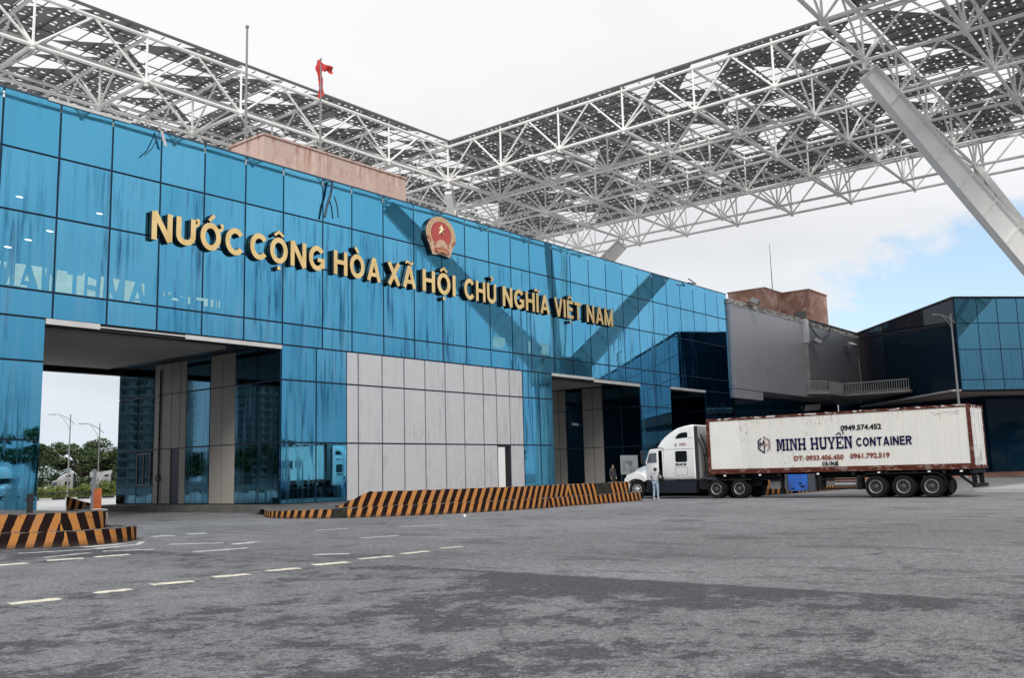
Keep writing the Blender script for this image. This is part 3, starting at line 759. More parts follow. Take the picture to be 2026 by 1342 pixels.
b = MB(); panes(b, (0, 43.0, 0), (1, 0, 0), [89.9 + 2.5 * i for i in range(12)] + [119.7], [9.1, 5.5, 0.3]); b.build('ground_floor_glazing', [simple('annex_glass', (.004, .028, .055), .04, spec=.4)] * 3, ann, fix=False)
b = MB(); b.box(89.8, 119.7, 43.04, 55.9, 0.0, 9.14); b.build('inner_wall', M_JOINT, ann)
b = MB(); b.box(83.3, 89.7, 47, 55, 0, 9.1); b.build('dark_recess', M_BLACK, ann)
# rooftop penthouses
b = MB(); b.box(120.0, 125.65, 52.0, 57.4, 9.2, 25.8); b.box(119.9, 125.75, 51.9, 57.5, 25.8, 25.95); b.build('penthouse', M_PINK2, ann)
b = MB(); b.box(125.6, 132.3, 48.0, 56, 9.2, 25.75); b.box(125.5, 132.4, 47.9, 56, 25.75, 25.9); b.build('penthouse', M_PINK2, ann)
b = MB(); b.box(125.54, 125.6, 48.6, 50.3, 19.5, 22.9); b.build('door', simple('grey_door', (.20, .19, .19), .6), ann)
b = MB(); b.box(121.5, 123, 51.94, 52.0, 19.0, 22.4); b.build('door', simple('grey_door2', (.22, .20, .20), .6), ann)
shift(ann)
# (penthouses are re-placed below from measured positions)

# ------------------------------------------------------------------ corner building at right (C) and dark link wall (D)
rb = thing('glass_building', 'blue glass corner building with dark flank rising behind the container', 'building', (108, 30, 0))
C0 = Vector((102.13, 24.05, 0)); CR = Vector((C0.x + 60 * .7286, C0.y - 60 * .6850, 0)); CLf = Vector((121.3, 40.43, 0))
ur = (CR - C0).normalized(); ul = (CLf - C0).normalized(); nr = Vector((-.6850, -.7286, 0)); nl = Vector((-(CLf - C0).normalized().y, (CLf - C0).normalized().x, 0))
b = MB()
back = CLf + ur * 60
ring = [C0 + (ur + ul) * .04, CR, back, CLf]
n = 0; b.v = [tuple(p + Vector((0, 0, 8.72))) for p in ring] + [tuple(p + Vector((0, 0, 18.25))) for p in ring]
b.f = [(0, 1, 2, 3), (7, 6, 5, 4), (0, 4, 5, 1), (1, 5, 6, 2), (2, 6, 7, 3), (3, 7, 4, 0)]; b.m = [0] * 6
b.build('wall', M_JOINT, rb)
b = MB(); panes(b, tuple(C0), tuple(ur), [0.05, 2.5, 4.75, 7.0, 9.3, 11.7, 14.1, 16.5, 19, 21.5, 24, 26.5, 29, 31.5, 34, 36.5, 39, 41.5, 44, 46.5, 49, 51.5, 54], [18.2, 15.6, 12.9, 9.8, 8.75], nrm=tuple(nr)); b.build('front_glazing', [M_GLASSR] * 3, rb, fix=False)
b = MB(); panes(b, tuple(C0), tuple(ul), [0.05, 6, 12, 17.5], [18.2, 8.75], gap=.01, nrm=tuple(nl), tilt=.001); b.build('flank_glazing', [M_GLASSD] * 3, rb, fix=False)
b = MB(); panes(b, tuple(C0), tuple(ul), [15.3, 16.8, 18.3, 19.8, 21.3], [18.2, 17.45], nrm=tuple(nl)); b.build('corner_glazing', M_GLASS, rb, fix=False)
b = MB()
for p, q in ((C0, CR), (C0, CLf)):
    dd = (q - p); m_ = (p + q) / 2; nrm_ = nr if q is CR else nl
    b.obox(m_ + nrm_ * .06 + Vector((0, 0, 18.30)), dd / 2, nrm_ * .14, (0, 0, .08))
b.build('parapet_cap', M_DARK, rb)
b = MB(); q1 = C0 + nl * .10 + Vector((0, 0, 15.6)); q2 = CLf + nl * .10 + Vector((0, 0, 17.75)); b.obox((q1 + q2) / 2, (q2 - q1) / 2, nl * .09, (0, 0, .06)); b.build('ledge', M_DARK, rb)
b = MB(); b.obox((C0 + CLf) / 2 + nl * .5 + Vector((0, 0, 8.75)), (CLf - C0) / 2, nl * .5, (0, 0, .08)); b.build('lower_canopy', M_TRIM, rb)
b = MB()
ins = (ur + ul) * 0.0
sof = [C0, CR, back, CLf]; b.poly([tuple(p + Vector((0, 0, 8.60))) for p in sof]); b.build('ceiling', M_SOFF, rb, fix=False)
b = MB()
q0 = C0 + ur * 6 + ul * 6.0; b.v = []
rr4 = [q0, q0 + ur * 50, q0 + ur * 50 + ul * 18, q0 + ul * 18]
b.v = [tuple(p) for p in rr4] + [tuple(p + Vector((0, 0, 8.58))) for p in rr4]
b.f = [(0, 4, 5, 1), (1, 5, 6, 2), (2, 6, 7, 3), (3, 7, 4, 0)]; b.m = [0] * 4
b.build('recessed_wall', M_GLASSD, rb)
b = MB(); e0, e1 = Vector((121.0, 43.4, 0)), q0 + ul * .3; b.quad(e0, e1, e1 + Vector((0, 0, 9.7)), e0 + Vector((0, 0, 9.7))); dd_ = (e1 - e0).normalized(); nn_ = Vector((dd_.y, -dd_.x, 0)) * .3; b.quad(e0 - nn_, e1 - nn_, e1 - nn_ + Vector((0, 0, 9.7)), e0 - nn_ + Vector((0, 0, 9.7))); b.build('link_glazing', simple('link_glass', (.004, .03, .06), .04, spec=.4), rb)
b = MB(); b.obox(C0 + ur * 12 + ul * 3 + Vector((0, 0, .2)), ur * 26, ul * 2.4, (0, 0, .2)); b.build('plinth', simple('terracotta_floor', (0.34, 0.17, 0.13), 0.8, var=.2), rb)
shift(rb)
lw = thing('balcony', 'small concrete balcony with thin metal railing where the grey wall meets the dark glass', 'balcony', (105, 38, 9.4))
b = MB()
pl_ = [(101.0, 39.66), (101.0, 39.3), (103.2, 37.85), (108.15, 37.85), (108.15, 30.7), (109.6, 30.9), (117.5, 37.6), (117.5, 39.66)]
b.poly([(x, y, 9.72) for x, y in pl_]); b.poly([(x, y, 9.42) for x, y in pl_][::-1])
for p, q in zip(pl_, pl_[1:] + pl_[:1]): b.quad((p[0], p[1], 9.42), (q[0], q[1], 9.42), (q[0], q[1], 9.72), (p[0], p[1], 9.72))
b.build('balcony_slab', M_CONC, lw)
b = MB()
def rail(p, q, z0, z1, n):
    p, q = Vector(p), Vector(q)
    b.tube(tuple(p + Vector((0, 0, z1))), tuple(q + Vector((0, 0, z1))), .045, k=6); b.tube(tuple(p + Vector((0, 0, z0 + .1))), tuple(q + Vector((0, 0, z0 + .1))), .03, k=6)
    for i in range(n + 1):
        t = p.lerp(q, i / n); b.tube(tuple(t + Vector((0, 0, z0))), tuple(t + Vector((0, 0, z1))), .03, k=5)
rail((101.05, 39.35, 0), (103.2, 37.95, 0), 9.72, 10.85, 10); rail((103.2, 37.95, 0), (108.05, 37.95, 0), 9.72, 10.85, 18); rail((108.05, 37.95, 0), (108.05, 30.8, 0), 9.72, 10.85, 28)
b.build('railing', simple('railing_grey', (0.40, 0.40, 0.40), 0.5), lw)
shift(lw)

# ------------------------------------------------------------------ canopy: L/U shaped space frame
K = 1.88
ZB_, ZT = 34.83, 38.87
DX, DY = 4.93 * K, 4.17 * K
CX0, CY0 = 40.6 * K, 37.3 * K
gx = lambda u: CX0 + DX * u
gy = lambda v: (CY0 + DY * v) if v > -8.95 else -1.15
# plan cells (u,v lower corner): wing along the hall, cross wing, near wing
cells = set()
for u in range(-9, 5):
    for v in range(0, 3): cells.add((u, v))
for u in range(0, 5):
    for v in range(-9, 0): cells.add((u, v))
for u in range(-5, 0):
    for v in range(-9, -6): cells.add((u, v))
UMAX = 4.5
def ux(u): return min(u, UMAX)
canopy = thing('roof_canopy', 'huge white tubular space-frame canopy with dark perforated roof sheets above the gate', 'canopy', (gx(0), gy(0), ZB_))
nodes = set()
for (u, v) in cells:
    for a in (0, 1):
        for c in (0, 1): nodes.add((u + a, v + c))
RC, RW = 0.165, 0.105
org = Vector((gx(0), gy(0), ZB_))
def P3(u, v, z): return (gx(ux(u)) - org.x, gy(v) - org.y, z - org.z)
edges_x, edges_y = set(), set()
for (u, v) in cells:
    edges_x |= {(u, v), (u, v + 1)}; edges_y |= {(u, v), (u + 1, v)}
def lines(edges, ax):
    by = {}
    for e in edges: by.setdefault(e[1 - ax], []).append(e[ax])
    for k, l in sorted(by.items()):
        l = sorted(l); s = l[0]; prev = l[0]
        for q in l[1:] + [None]:
            if q is None or q != prev + 1:
                yield k, s, prev + 1
                s = q
            prev = q
kinds = (('bottom_chord', ZB_), ('top_chord', ZT))
for nm, z in kinds:
    for k, s, e in lines(edges_x, 0):
        b = MB(); b.tube(P3(s, k, z), P3(e, k, z), RC, k=8); 
        b.build(nm, M_STEEL, canopy, smooth=True)
    for k, s, e in lines(edges_y, 1):
        b = MB(); b.tube(P3(k, s, z), P3(k, e, z), RC, k=8)
        b.build(nm, M_STEEL, canopy, smooth=True)
# webs row by row: post on every node, diagonals to the mid points of the top chords
rows = {}
for (u, v) in nodes: rows.setdefault(v, []).append(u)
for v, us in sorted(rows.items()):
    b = MB(); nbs = []
    for u in sorted(us):
        nb = MB(); nbs.append(nb)
        p = P3(u, v, ZB_); b.tube(p, P3(u, v, ZT), RW, k=6, caps=False)
        nb.ball(p, .30, nu=8, nv=5)
        nb.lathe(Vector(p) - Vector((0, 0, .34)), (0, 0, 1), [(0, .001, 0), (0, .2, 0), (.12, .2, 0)], k=8)
        if (u, v) in edges_x: b.tube(p, P3(u + .5 if u < 4 else 4.25, v, ZT), RW, k=6, caps=False)
        if (u - 1, v) in edges_x: b.tube(p, P3(u - .5 if u < 5 else 4.25, v, ZT), RW, k=6, caps=False)
        if (u, v) in edges_y: b.tube(p, P3(u, v + .5, ZT), RW, k=6, caps=False)
        if (u, v - 1) in edges_y: b.tube(p, P3(u, v - .5, ZT), RW, k=6, caps=False)
        # purlin stools
        b.tube(P3(u, v, ZT), P3(u, v, ZT + .5), .06, k=5, caps=False)
    b.build('web_members', M_STEEL, canopy, smooth=True); [nq.build('node_joint', M_STEEL, canopy, smooth=True) for nq in nbs]
# roof sheets (perforated, really cut) with triangular openings
NT = 6
ZP = ZT + 0.62
rp = random.Random(21)
OPEN = {}   # (quarter cell) -> orientation ; quarter index in half-bay steps
def oq(u, v, o): OPEN[(round(u * 2), round(v * 2))] = o
# orientation names the corner that stays covered: 'a' = low-u/high-v corner etc.
for (u, v, o_) in ((.5, -5.5, 'a'), (1.5, -5.5, 'a'), (2.5, -5.5, 'a'), (3.5, -5.5, 'a'), (.5, -6, 'b'), (0, -6.5, 'b'), (1.5, -6, 'b'), (1.5, -3.5, 'd'), (1, -4, 'a'), (1.5, -3, 'a2'), (1.5, -2.5, 'd'),
                   (2.5, -3.5, 'd'), (2.0, -4, 'a'), (0, -7, 'd'), (2.5, -6, 'b'), (-5, 0, 'b'), (-4.5, .5, 'b'), (-4, 0, 'b'), (-3.5, .5, 'b'), (-3, 0, 'b'), (-2.5, .5, 'b'), (-4.5, 1.5, 'b'), (-3.5, 1.5, 'b'), (-1.5, .5, 'b'), (-.5, .5, 'b'), (.5, .5, 'b'), (.5, 1, 'd'), (1.5, -1.5, 'c')):
    oq(u, v, o_)
def half_open(o, i, j):
    """True = hole, None = boundary triangle, False = sheet. i along u, j along v, 0..NT-1"""
    if o in ('a', 'a2'):   # hole where i + (NT-1-j) > NT-1  -> low v, high u
        d = i - j
    elif o == 'b': d = -(i - j) * 0 + (NT - 1 - j) - i - 0   # hole low u low v
    elif o == 'c': d = j - i
    else: d = i + j - (NT - 1)
    return True if d > 0 else (None if d == 0 else False)
def tile(mb, x0, x1, y0, y1, z, rr_):
    q = rr_.random()
    cx1, cy1 = (x0 + x1) / 2 + rr_.uniform(-.13, .13), (y0 + y1) / 2 + rr_.uniform(-.10, .10)
    w, h = (x1 - x0), (y1 - y0)
    if q < .30:
        mb.quad((x0, y0, z), (x1, y0, z), (x1, y1, z), (x0, y1, z)); return
    if q < .50:      # triangle
        t0 = rr_.choice((0, 1, 2, 3)) * pi / 2 + rr_.uniform(-.4, .4); pts = [(t0 + k * 2.1 + rr_.uniform(-.3, .3), rr_.uniform(.26, .60)) for k in range(3)]
    elif q < .75:    # slim wedge
        t0 = rr_.uniform(-.5, .5); pts = [(t0, .62), (t0 + 2.5, .50), (t0 + 3.8, .46)]
    else:            # notch shape / small square
        t0 = rr_.uniform(0, 6); s_ = rr_.uniform(.16, .34); pts = [(t0 + k * pi / 2, s_ * rr_.choice((1, 1, .5))) for k in range(4)]
    inner = []
    for k in range(8):
        t = k * pi / 4 + pi / 4 * 0.001
        # star-shaped radius of polygon in direction t
        best = None
        n_ = len(pts)
        for a in range(n_):
            t1, r_1 = pts[a]; t2, r_2 = pts[(a + 1) % n_]
            ax, ay = r_1 * cos(t1), r_1 * sin(t1); bx, by = r_2 * cos(t2), r_2 * sin(t2)
            dx_, dy_ = cos(t), sin(t); ex, ey = bx - ax, by - ay
            den = dx_ * ey - dy_ * ex
            if abs(den) < 1e-9: continue
            s1 = (ax * ey - ay * ex) / den; s2 = (ax * dy_ - ay * dx_) / den
            if s1 > 0 and -1e-6 <= s2 <= 1 + 1e-6 and (best is None or s1 < best): best = s1
        inner.append(best if best else .03)
    n = len(mb.v)
    for k in range(8):
        t = k * pi / 4
        c_, s_ = cos(t), sin(t); mxx = max(abs(c_), abs(s_))
        mb.v.append(((x0 + x1) / 2 + c_ / mxx * w / 2, (y0 + y1) / 2 + s_ / mxx * h / 2, z))
        mb.v.append((cx1 + c_ * inner[k] * w * .9, cy1 + s_ * inner[k] * h * .9, z))
    for k in range(8):
        j = (k + 1) % 8; mb.f.append((n + 2 * k, n + 2 * j, n + 2 * j + 1, n + 2 * k + 1)); mb.m.append(0)
for (u, v) in sorted(cells):
    b = MB()
    for a in (0, 1):
        for c in (0, 1):
            qu, qv = u * 2 + a, v * 2 + c
            if qu > 8: continue
            o_ = OPEN.get((qu, qv))
            if o_ is None and not (u == 0 and v == -7 and a == 1): 
                if rp.random() < .26: o_ = rp.choice('abcd')
            for i in range(NT):
                for j in range(NT):
                    U0 = (qu + i / NT) / 2; U1 = (qu + (i + 1) / NT) / 2; V0 = (qv + j / NT) / 2; V1 = (qv + (j + 1) / NT) / 2
                    x0, x1, y0, y1 = gx(U0) - org.x, gx(U1) - org.x, gy(V0) - org.y, gy(V1) - org.y
                    z = ZP - org.z
                    if o_:
                        h = half_open(o_, i, j)
                        if h is True: continue
                        if h is None:
                            if o_ in ('a', 'a2'): tri = ((x0, y0), (x1, y1), (x0, y1))
                            elif o_ == 'b': tri = ((x1, y0), (x1, y1), (x0, y1))
                            elif o_ == 'c': tri = ((x0, y0), (x1, y0), (x1, y1))
                            else: tri = ((x0, y0), (x1, y0), (x0, y1))
                            b.poly([(p[0], p[1], z) for p in tri]); continue
                    tile(b, x0, x1, y0, y1, z, rp)
    if b.f: b.build('roof_sheet', M_PANEL, canopy, fix=False)
# edge boards + purlins
for nm_, rngs in (('x', None),):
    b = MB()
    vs = sorted({v for (u, v) in cells})
    for (u, v) in sorted(cells):
        umx = 1 if u < 4 else .5
        for i in range(6):
            uu = u + i / 6
            if uu > UMAX: continue
            b.obox(((gx(uu) - org.x), (gy(v + .5) - org.y), ZT + .5 - org.z), (.025, 0, 0), (0, DY / 2, 0), (0, 0, .045))
        for t in (.25, .75):
            b.obox((gx(u + umx / 2) - org.x, gy(v + t) - org.y, ZT + .36 - org.z), (DX * umx / 2, 0, 0), (0, .03, 0), (0, 0, .045))
    b.build('purlins', M_PURL, canopy)
b = MB()
def fascia(u0, v0, u1, v1):
    p, q = Vector((gx(u0) - org.x, gy(v0) - org.y, ZP - org.z)), Vector((gx(u1) - org.x, gy(v1) - org.y, ZP - org.z))
    d = (q - p); m_ = (p + q) / 2; nn_ = Vector((d.y, -d.x, 0)).normalized()
    b.obox(m_, d / 2, nn_ * .06, (0, 0, .12))
fascia(-9, -.03, 0, -.03); fascia(-.0, -6.0, -.0, -.03); fascia(-5, -6.0, 0, -6.0); fascia(4.5, -9, 4.5, 3); fascia(-5, -9, 4.5, -9)
b.build('edge_board', M_PURL, canopy)

# ------------------------------------------------------------------ tree columns carrying the canopy
def ibeam(mb, A, B, d0, d1, fw, nst=9):
    """tapered H section from A to B; web in the vertical plane holding AB"""
    A, B = Vector(A), Vector(B); ax = (B - A).normalized()
    side = ax.cross(Vector((0, 0, 1))).normalized(); up_ = side.cross(ax).normalized()
    if up_.z < 0: up_ = -up_
    tw, tf = .05, .07
    def sect(p, d):
        return [p - side * fw / 2 + up_ * (d / 2 - tf), p - side * fw / 2 + up_ * d / 2, p + side * fw / 2 + up_ * d / 2, p + side * fw / 2 + up_ * (d / 2 - tf),
                p + side * tw + up_ * (d / 2 - tf), p + side * tw - up_ * (d / 2 - tf), p + side * fw / 2 - up_ * (d / 2 - tf), p + side * fw / 2 - up_ * d / 2,
                p - side * fw / 2 - up_ * d / 2, p - side * fw / 2 - up_ * (d / 2 - tf), p - side * tw - up_ * (d / 2 - tf), p - side * tw + up_ * (d / 2 - tf)]
    n = len(mb.v); mb.v += [tuple(q) for q in sect(A, d0)] + [tuple(q) for q in sect(B, d1)]
    for i in range(12):
        j = (i + 1) % 12; mb.f.append((n + i, n + j, n + 12 + j, n + 12 + i)); mb.m.append(0)
    mb.f.append(tuple(n + i for i in range(12))); mb.m.append(0); mb.f.append(tuple(n + 12 + i for i in reversed(range(12)))); mb.m.append(0)
    for k in range(nst + 1):
        t = k / nst; p = A.lerp(B, t); d = d0 + (d1 - d0) * t - 2 * tf
        for sg in (-1, 1):
            c = p + side * sg * (tw + (fw / 2 - tw) / 2 - .01)
            mb.obox(c, side * ((fw / 2 - tw) / 2 - .01), up_ * d / 2, ax * .03)
def tree_column(cxn, cyn, label, top=15.6):
    t = thing('support_column', label, 'column', (cxn, cyn, 0), group='tree columns under the canopy')
    b = MB()
    prof = [(0, 3.4, 0), (top - 3.2, 3.2, 0), (top - 3.2, 3.7, 0), (top - 2.6, 3.9, 0), (top - .9, 3.9, 0), (top - .9, 3.0, 0), (top, 2.8, 0), (top, .01, 0)]
    b.lathe((0, 0, 0), (0, 0, 1), prof, k=8); b.build('pedestal', M_CONC2, t)
    for sx_ in (-1, 1):
        for sy_ in (-1, 1):
            hx, hy = 2 * DX, 1.5 * DY
            A = Vector((sx_ * (hx - .25), sy_ * (hy - .16), ZB_ - .95)); Bp = Vector((sx_ * 1.3, sy_ * .75, top - 1.6))
            b = MB(); ibeam(b, A, Bp, 1.75, 3.0, .80, 9)
            b.lathe(Vector((sx_ * hx, sy_ * hy, ZB_ - .95)), (0, 0, 1), [(0, .45, 0), (.06, .45, 0), (.06, .16, 0), (.7, .2, 0)], k=10)
            b.build('arm', M_STEEL, t)
    return t
M_CONC2 = simple('pedestal_concrete', (0.34, 0.35, 0.35), 0.7, var=.12, vscale=.5)
tree_column(gx(2), gy(-7.5), 'white four-armed steel column reaching up to the canopy above the container')
tree_column(gx(2), gy(1.5), 'four-armed steel column mostly hidden behind the blue glass hall')

# ------------------------------------------------------------------ flag poles and masts
M_POLE = simple('galvanised', (0.24, 0.245, 0.25), 0.6, 0.0)
b = MB(); b.tube((32.2, 46, 22.05), (32.2, 46, 29.0), .085, .06); b.ball((32.2, 46, 29.05), .12)
tag(recenter(b.build('flag_pole', M_POLE)), 'bare tall white pole standing without a flag on the pink rooftop block', 'pole')
fp = thing('flag_pole', 'pole with a twisted torn red flag on the pink penthouse', 'pole', (37.9, 46, 22.1))
b = MB(); b.tube((0, 0, 0), (0, 0, 6.75), .085, .05); b.ball((0, 0, 6.8), .09); b.build('pole', M_POLE, fp)
flagm = Mat('red_flag', (0.55, 0.03, 0.03), 0.75); flagm.setcol(flagm.mix(flagm.ramp(flagm.noise(flagm.coord(), 2.5, 3), .35, .65), (0.42, .015, .02), (.70, .07, .06)))
b = MB(); rows_ = 26
cen = []
for i in range(rows_ + 1):
    t = i / rows_; z = 4.05 + t * 2.65
    w = .08 + .12 * abs(sin(t * 7)) + .10 * t; x = -.05 + .10 * sin(t * 5.5)
    cen.append((x, z, w))
for i, (x, z, w) in enumerate(cen):
    for k in range(5):
        a = k / 4 - .5; b.v.append((x + a * w * 2, .07 * sin(k * 2.1 + i * .7), z))
for i in range(rows_):
    for k in range(4):
        n = i * 5 + k; b.f.append((n, n + 1, n + 6, n + 5)); b.m.append(0)
n0 = len(b.v)
for i in range(11):
    t = i / 10; x = .05 + t * 1.0
    for k in range(5):
        a = k / 4; b.v.append((x, .10 * sin(t * 6 + k), 6.68 - .05 * sin(t * 3) - a * (.62 - .25 * t + .10 * sin(t * 9)) - .1 * t * t))
for i in range(10):
    for k in range(4):
        n = n0 + i * 5 + k; b.f.append((n, n + 5, n + 6, n + 1)); b.m.append(0)
b.build('flag', flagm.m, fp, smooth=True, fix=False)

# ------------------------------------------------------------------ street lamps
def street_lamp(h, arm, label, loc, rz, group, r=.10, mat=None):
    t = thing('street_lamp', label, 'street lamp', loc, rz, group)
    b = MB(); b.tube((0, 0, 0), (0, 0, h), r, r * .55, k=8); b.ball((0, 0, h), r * .7); b.tube((0, 0, 0), (0, 0, .35), r * 1.7, r * 1.6, k=8); b.build('pole', mat or M_POLE, t, smooth=True)
    b = MB(); n = 8; pts = []; pts2 = []
    for i in range(n + 1):
        s = i / n
        pts.append((arm * (.25 - 1.25 * s), 0, h + arm * (-.55 + 1.25 * s - .66 * s * s)))
        pts2.append((-.62 * arm * s, 0, h + arm * (-.95 + 1.5 * s - .62 * s * s)))
    b.path(pts, r * .38, k=6); b.path(pts2, r * .24, k=6); b.build('arm', mat or M_POLE, t, smooth=True)
    b = MB(); e = Vector(pts[-1]); b.obox(e + Vector((-.10 * arm, 0, -.01)), (.16 * arm, 0, -.01), (0, .07 * arm, 0), (0, 0, .025 * arm)); b.build('lamp_head', simple('lamp_head_grey', (0.35, 0.35, 0.34), 0.5), t)
    return t
vr = math.atan2(-.78, .62)   # arm side across the view
street_lamp(15.0, 1.35, 'grey curved-arm lamp post rising behind the container before the corner glass building', (91.6, 21.9, 0), math.atan2(-.779, .627), 'curved-arm street lamps', .135)
street_lamp(7.2, 1.4, 'nearer lamp post seen through the wide open passage', (36.4, 75.0, 0), math.atan2(-.779, .627), 'curved-arm street lamps', .075)
street_lamp(8.45, 1.9, 'farther lamp post standing in the bushes beyond the wide open passage', (54.5, 105.2, 0), math.atan2(-.779, .627), 'curved-arm street lamps', .10)

# ------------------------------------------------------------------ striped barriers
def barrier(name, label, path, h0, h1, period=.62, duty=.5, slant=.22, flip_at=None, thick=.35, moss=None, cat='barrier', closed_top=None, end_round=True):
    """wall following path [(x,y)] whose face carries slanted orange bars"""
    pts = [Vector((x, y, 0)) for x, y in path]
    seg = [0]
    for a, b_ in zip(pts, pts[1:]): seg.append(seg[-1] + (b_ - a).length)
    tot = seg[-1]
    def at(s):
        s = max(0, min(tot, s))
        for i in range(len(pts) - 1):
            if s <= seg[i + 1] + 1e-9:
                return pts[i].lerp(pts[i + 1], (s - seg[i]) / (seg[i + 1] - seg[i]))
        return pts[-1]
    def nrm_(s):
        d = (at(min(tot, s + .25)) - at(max(0, s - .25))).normalized(); return Vector((d.y, -d.x, 0))
    body = MB(); n = max(2, int(tot / .22)); uvs = []
    for i in range(n + 1):
        s = tot * i / n; p = at(s); q = nrm_(s)
        z0 = h0(s) if callable(h0) else h0; z1 = h1(s) if callable(h1) else h1
        jit = .012 * sin(s * 5.3) + .01 * sin(s * 13.1)
        for off, z in ((0, z0), (0, z1 + jit), (-thick, z1 + jit), (-thick, z0)):
            body.v.append(tuple(p + q * off + Vector((0, 0, z))))
    def U_(s, z, sm):
        sg = slant if (flip_at is None or sm < flip_at) else -slant
        f0 = (flip_at or 0)
        return ((s - f0) / period * 1.0 - sg * z * 2.2 / period, z)
    for i in range(n):
        sa, sb_2 = tot * i / n, tot * (i + 1) / n; sm = (sa + sb_2) / 2
        ok = not (moss and moss[0] < sm < moss[1])
        for k in range(4):
            k2 = (k + 1) % 4; ids = (4 * i + k, 4 * i + k2, 4 * i + 4 + k2, 4 * i + 4 + k)
            body.f.append(ids); body.m.append(1 if k == 1 else (0 if k == 0 and ok else (2 if not ok else 3)))
            uvs += [U_(sa, body.v[ids[0]][2], sm), U_(sa, body.v[ids[1]][2], sm), U_(sb_2, body.v[ids[2]][2], sm), U_(sb_2, body.v[ids[3]][2], sm)]
    body.f.append((0, 1, 2, 3)); body.m.append(3); body.f.append(tuple(4 * n + k for k in (3, 2, 1, 0))); body.m.append(3); uvs += [(0.75, 0)] * 8
    return body, uvs
sm_ = Mat('striped_paint', (.5, .3, .1), .9, 0, .15)
uvn = sm_.n('ShaderNodeUVMap'); su = sm_.n('ShaderNodeSeparateXYZ'); sm_.l(uvn.outputs[0], su.inputs[0])
wob_ = sm_.noise(sm_.coord(), 5, 4, .7)
uu_ = sm_.math('ADD', su.outputs[0], sm_.math('MULTIPLY', sm_.math('SUBTRACT', wob_, .5), .12))
fr_ = sm_.math('FRACT', uu_)
bar_ = sm_.math('LESS_THAN', fr_, .46)
chip_ = sm_.ramp(sm_.noise(sm_.coord(), 6, 6, .75), .60, .66, 1, .25)
wea_ = sm_.noise(sm_.coord(), 2.2, 6, .7)
org_c = sm_.mix(sm_.ramp(wea_, .50, .72, 0, .8), (0.44, 0.19, 0.055), (0.33, 0.19, 0.11))
blk_c = sm_.mix(sm_.ramp(wea_, .4, .7, 0, 1), (.010, .005, .005), (.022, .010, .009))
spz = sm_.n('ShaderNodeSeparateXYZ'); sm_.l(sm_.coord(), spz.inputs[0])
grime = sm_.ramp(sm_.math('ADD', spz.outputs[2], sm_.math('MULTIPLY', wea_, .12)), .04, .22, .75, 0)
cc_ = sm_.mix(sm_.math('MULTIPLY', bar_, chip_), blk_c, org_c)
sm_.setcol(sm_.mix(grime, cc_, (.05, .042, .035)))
M_STRP = sm_.m
def build_barrier(label, tiers, loc, group=None):
    t = thing('striped_barrier', label, 'barrier', loc, 0, group)
    for (path, h0, h1, kw, fill) in tiers:
        bd, uvs = barrier('b', '', path, h0, h1, **kw)
        w = bd.build('wall', [M_STRP, M_CTOP, M_MOSS, M_SBLK], t, fix=False)
        uvl = w.data.uv_layers.new(name='UVMap')
        for li, c in enumerate(uvs): uvl.data[li].uv = c
        if fill:
            f = MB(); f.poly([(x, y, (h1 if not callable(h1) else fill[1]) - .02) for x, y in fill[0]]); f.build('top_slab', M_CTOP, t)
    shift(t); return t
import functools
def arcpath(pts, n=5):
    """light rounding through Catmull-Rom"""
    P_ = [Vector((x, y, 0)) for x, y in pts]; out_ = []
    for i in range(len(P_) - 1):
        p0 = P_[max(0, i - 1)]; p1 = P_[i]; p2 = P_[i + 1]; p3 = P_[min(len(P_) - 1, i + 2)]
        for k in range(n):
            t = k / n
            q = 0.5 * ((2 * p1) + (-p0 + p2) * t + (2 * p0 - 5 * p1 + 4 * p2 - p3) * t * t + (-p0 + 3 * p1 - 3 * p2 + p3) * t ** 3)
            out_.append((q.x, q.y))
    out_.append((P_[-1].x, P_[-1].y)); return out_
# long main island barrier
mainp = arcpath([(27.6, 37.5), (25.1, 33.7), (25.3, 30.6), (26.66, 28.91), (29.4, 27.3), (33.54, 26.45), (38.3, 26.5), (43.0, 26.45), (43.9, 26.7), (44.2, 27.4)], 5)
upp = arcpath([(26.3, 30.9), (27.0, 29.6), (29.5, 27.95), (33.6, 26.95), (38.3, 26.95), (42.6, 26.9), (43.3, 27.15), (43.5, 27.9)], 5)
def rampup(s): return .45 + min(1, max(0, (s - .2) / 1.3)) * .57
low_h = lambda s: .30 + min(1, max(0, (s - 5) / 6)) * .15
build_barrier('long two-tier barrier with orange and black diagonal stripes in front of the grey panels',
              [(mainp, 0.0, low_h, dict(period=.41, slant=.15, flip_at=19.0, thick=.4, moss=(8.3, 8.9)), ([(25.4, 33.5), (25.7, 30.6), (27, 29.2), (29.5, 27.6), (33.5, 26.8), (43.6, 26.9), (43.8, 39), (28, 39.1)], .30)),
               (upp, .40, rampup, dict(period=.42, slant=.19, flip_at=12.6, thick=.35, moss=(15.2, 16.5)), None)], (34, 30, 0), 'striped concrete barriers')
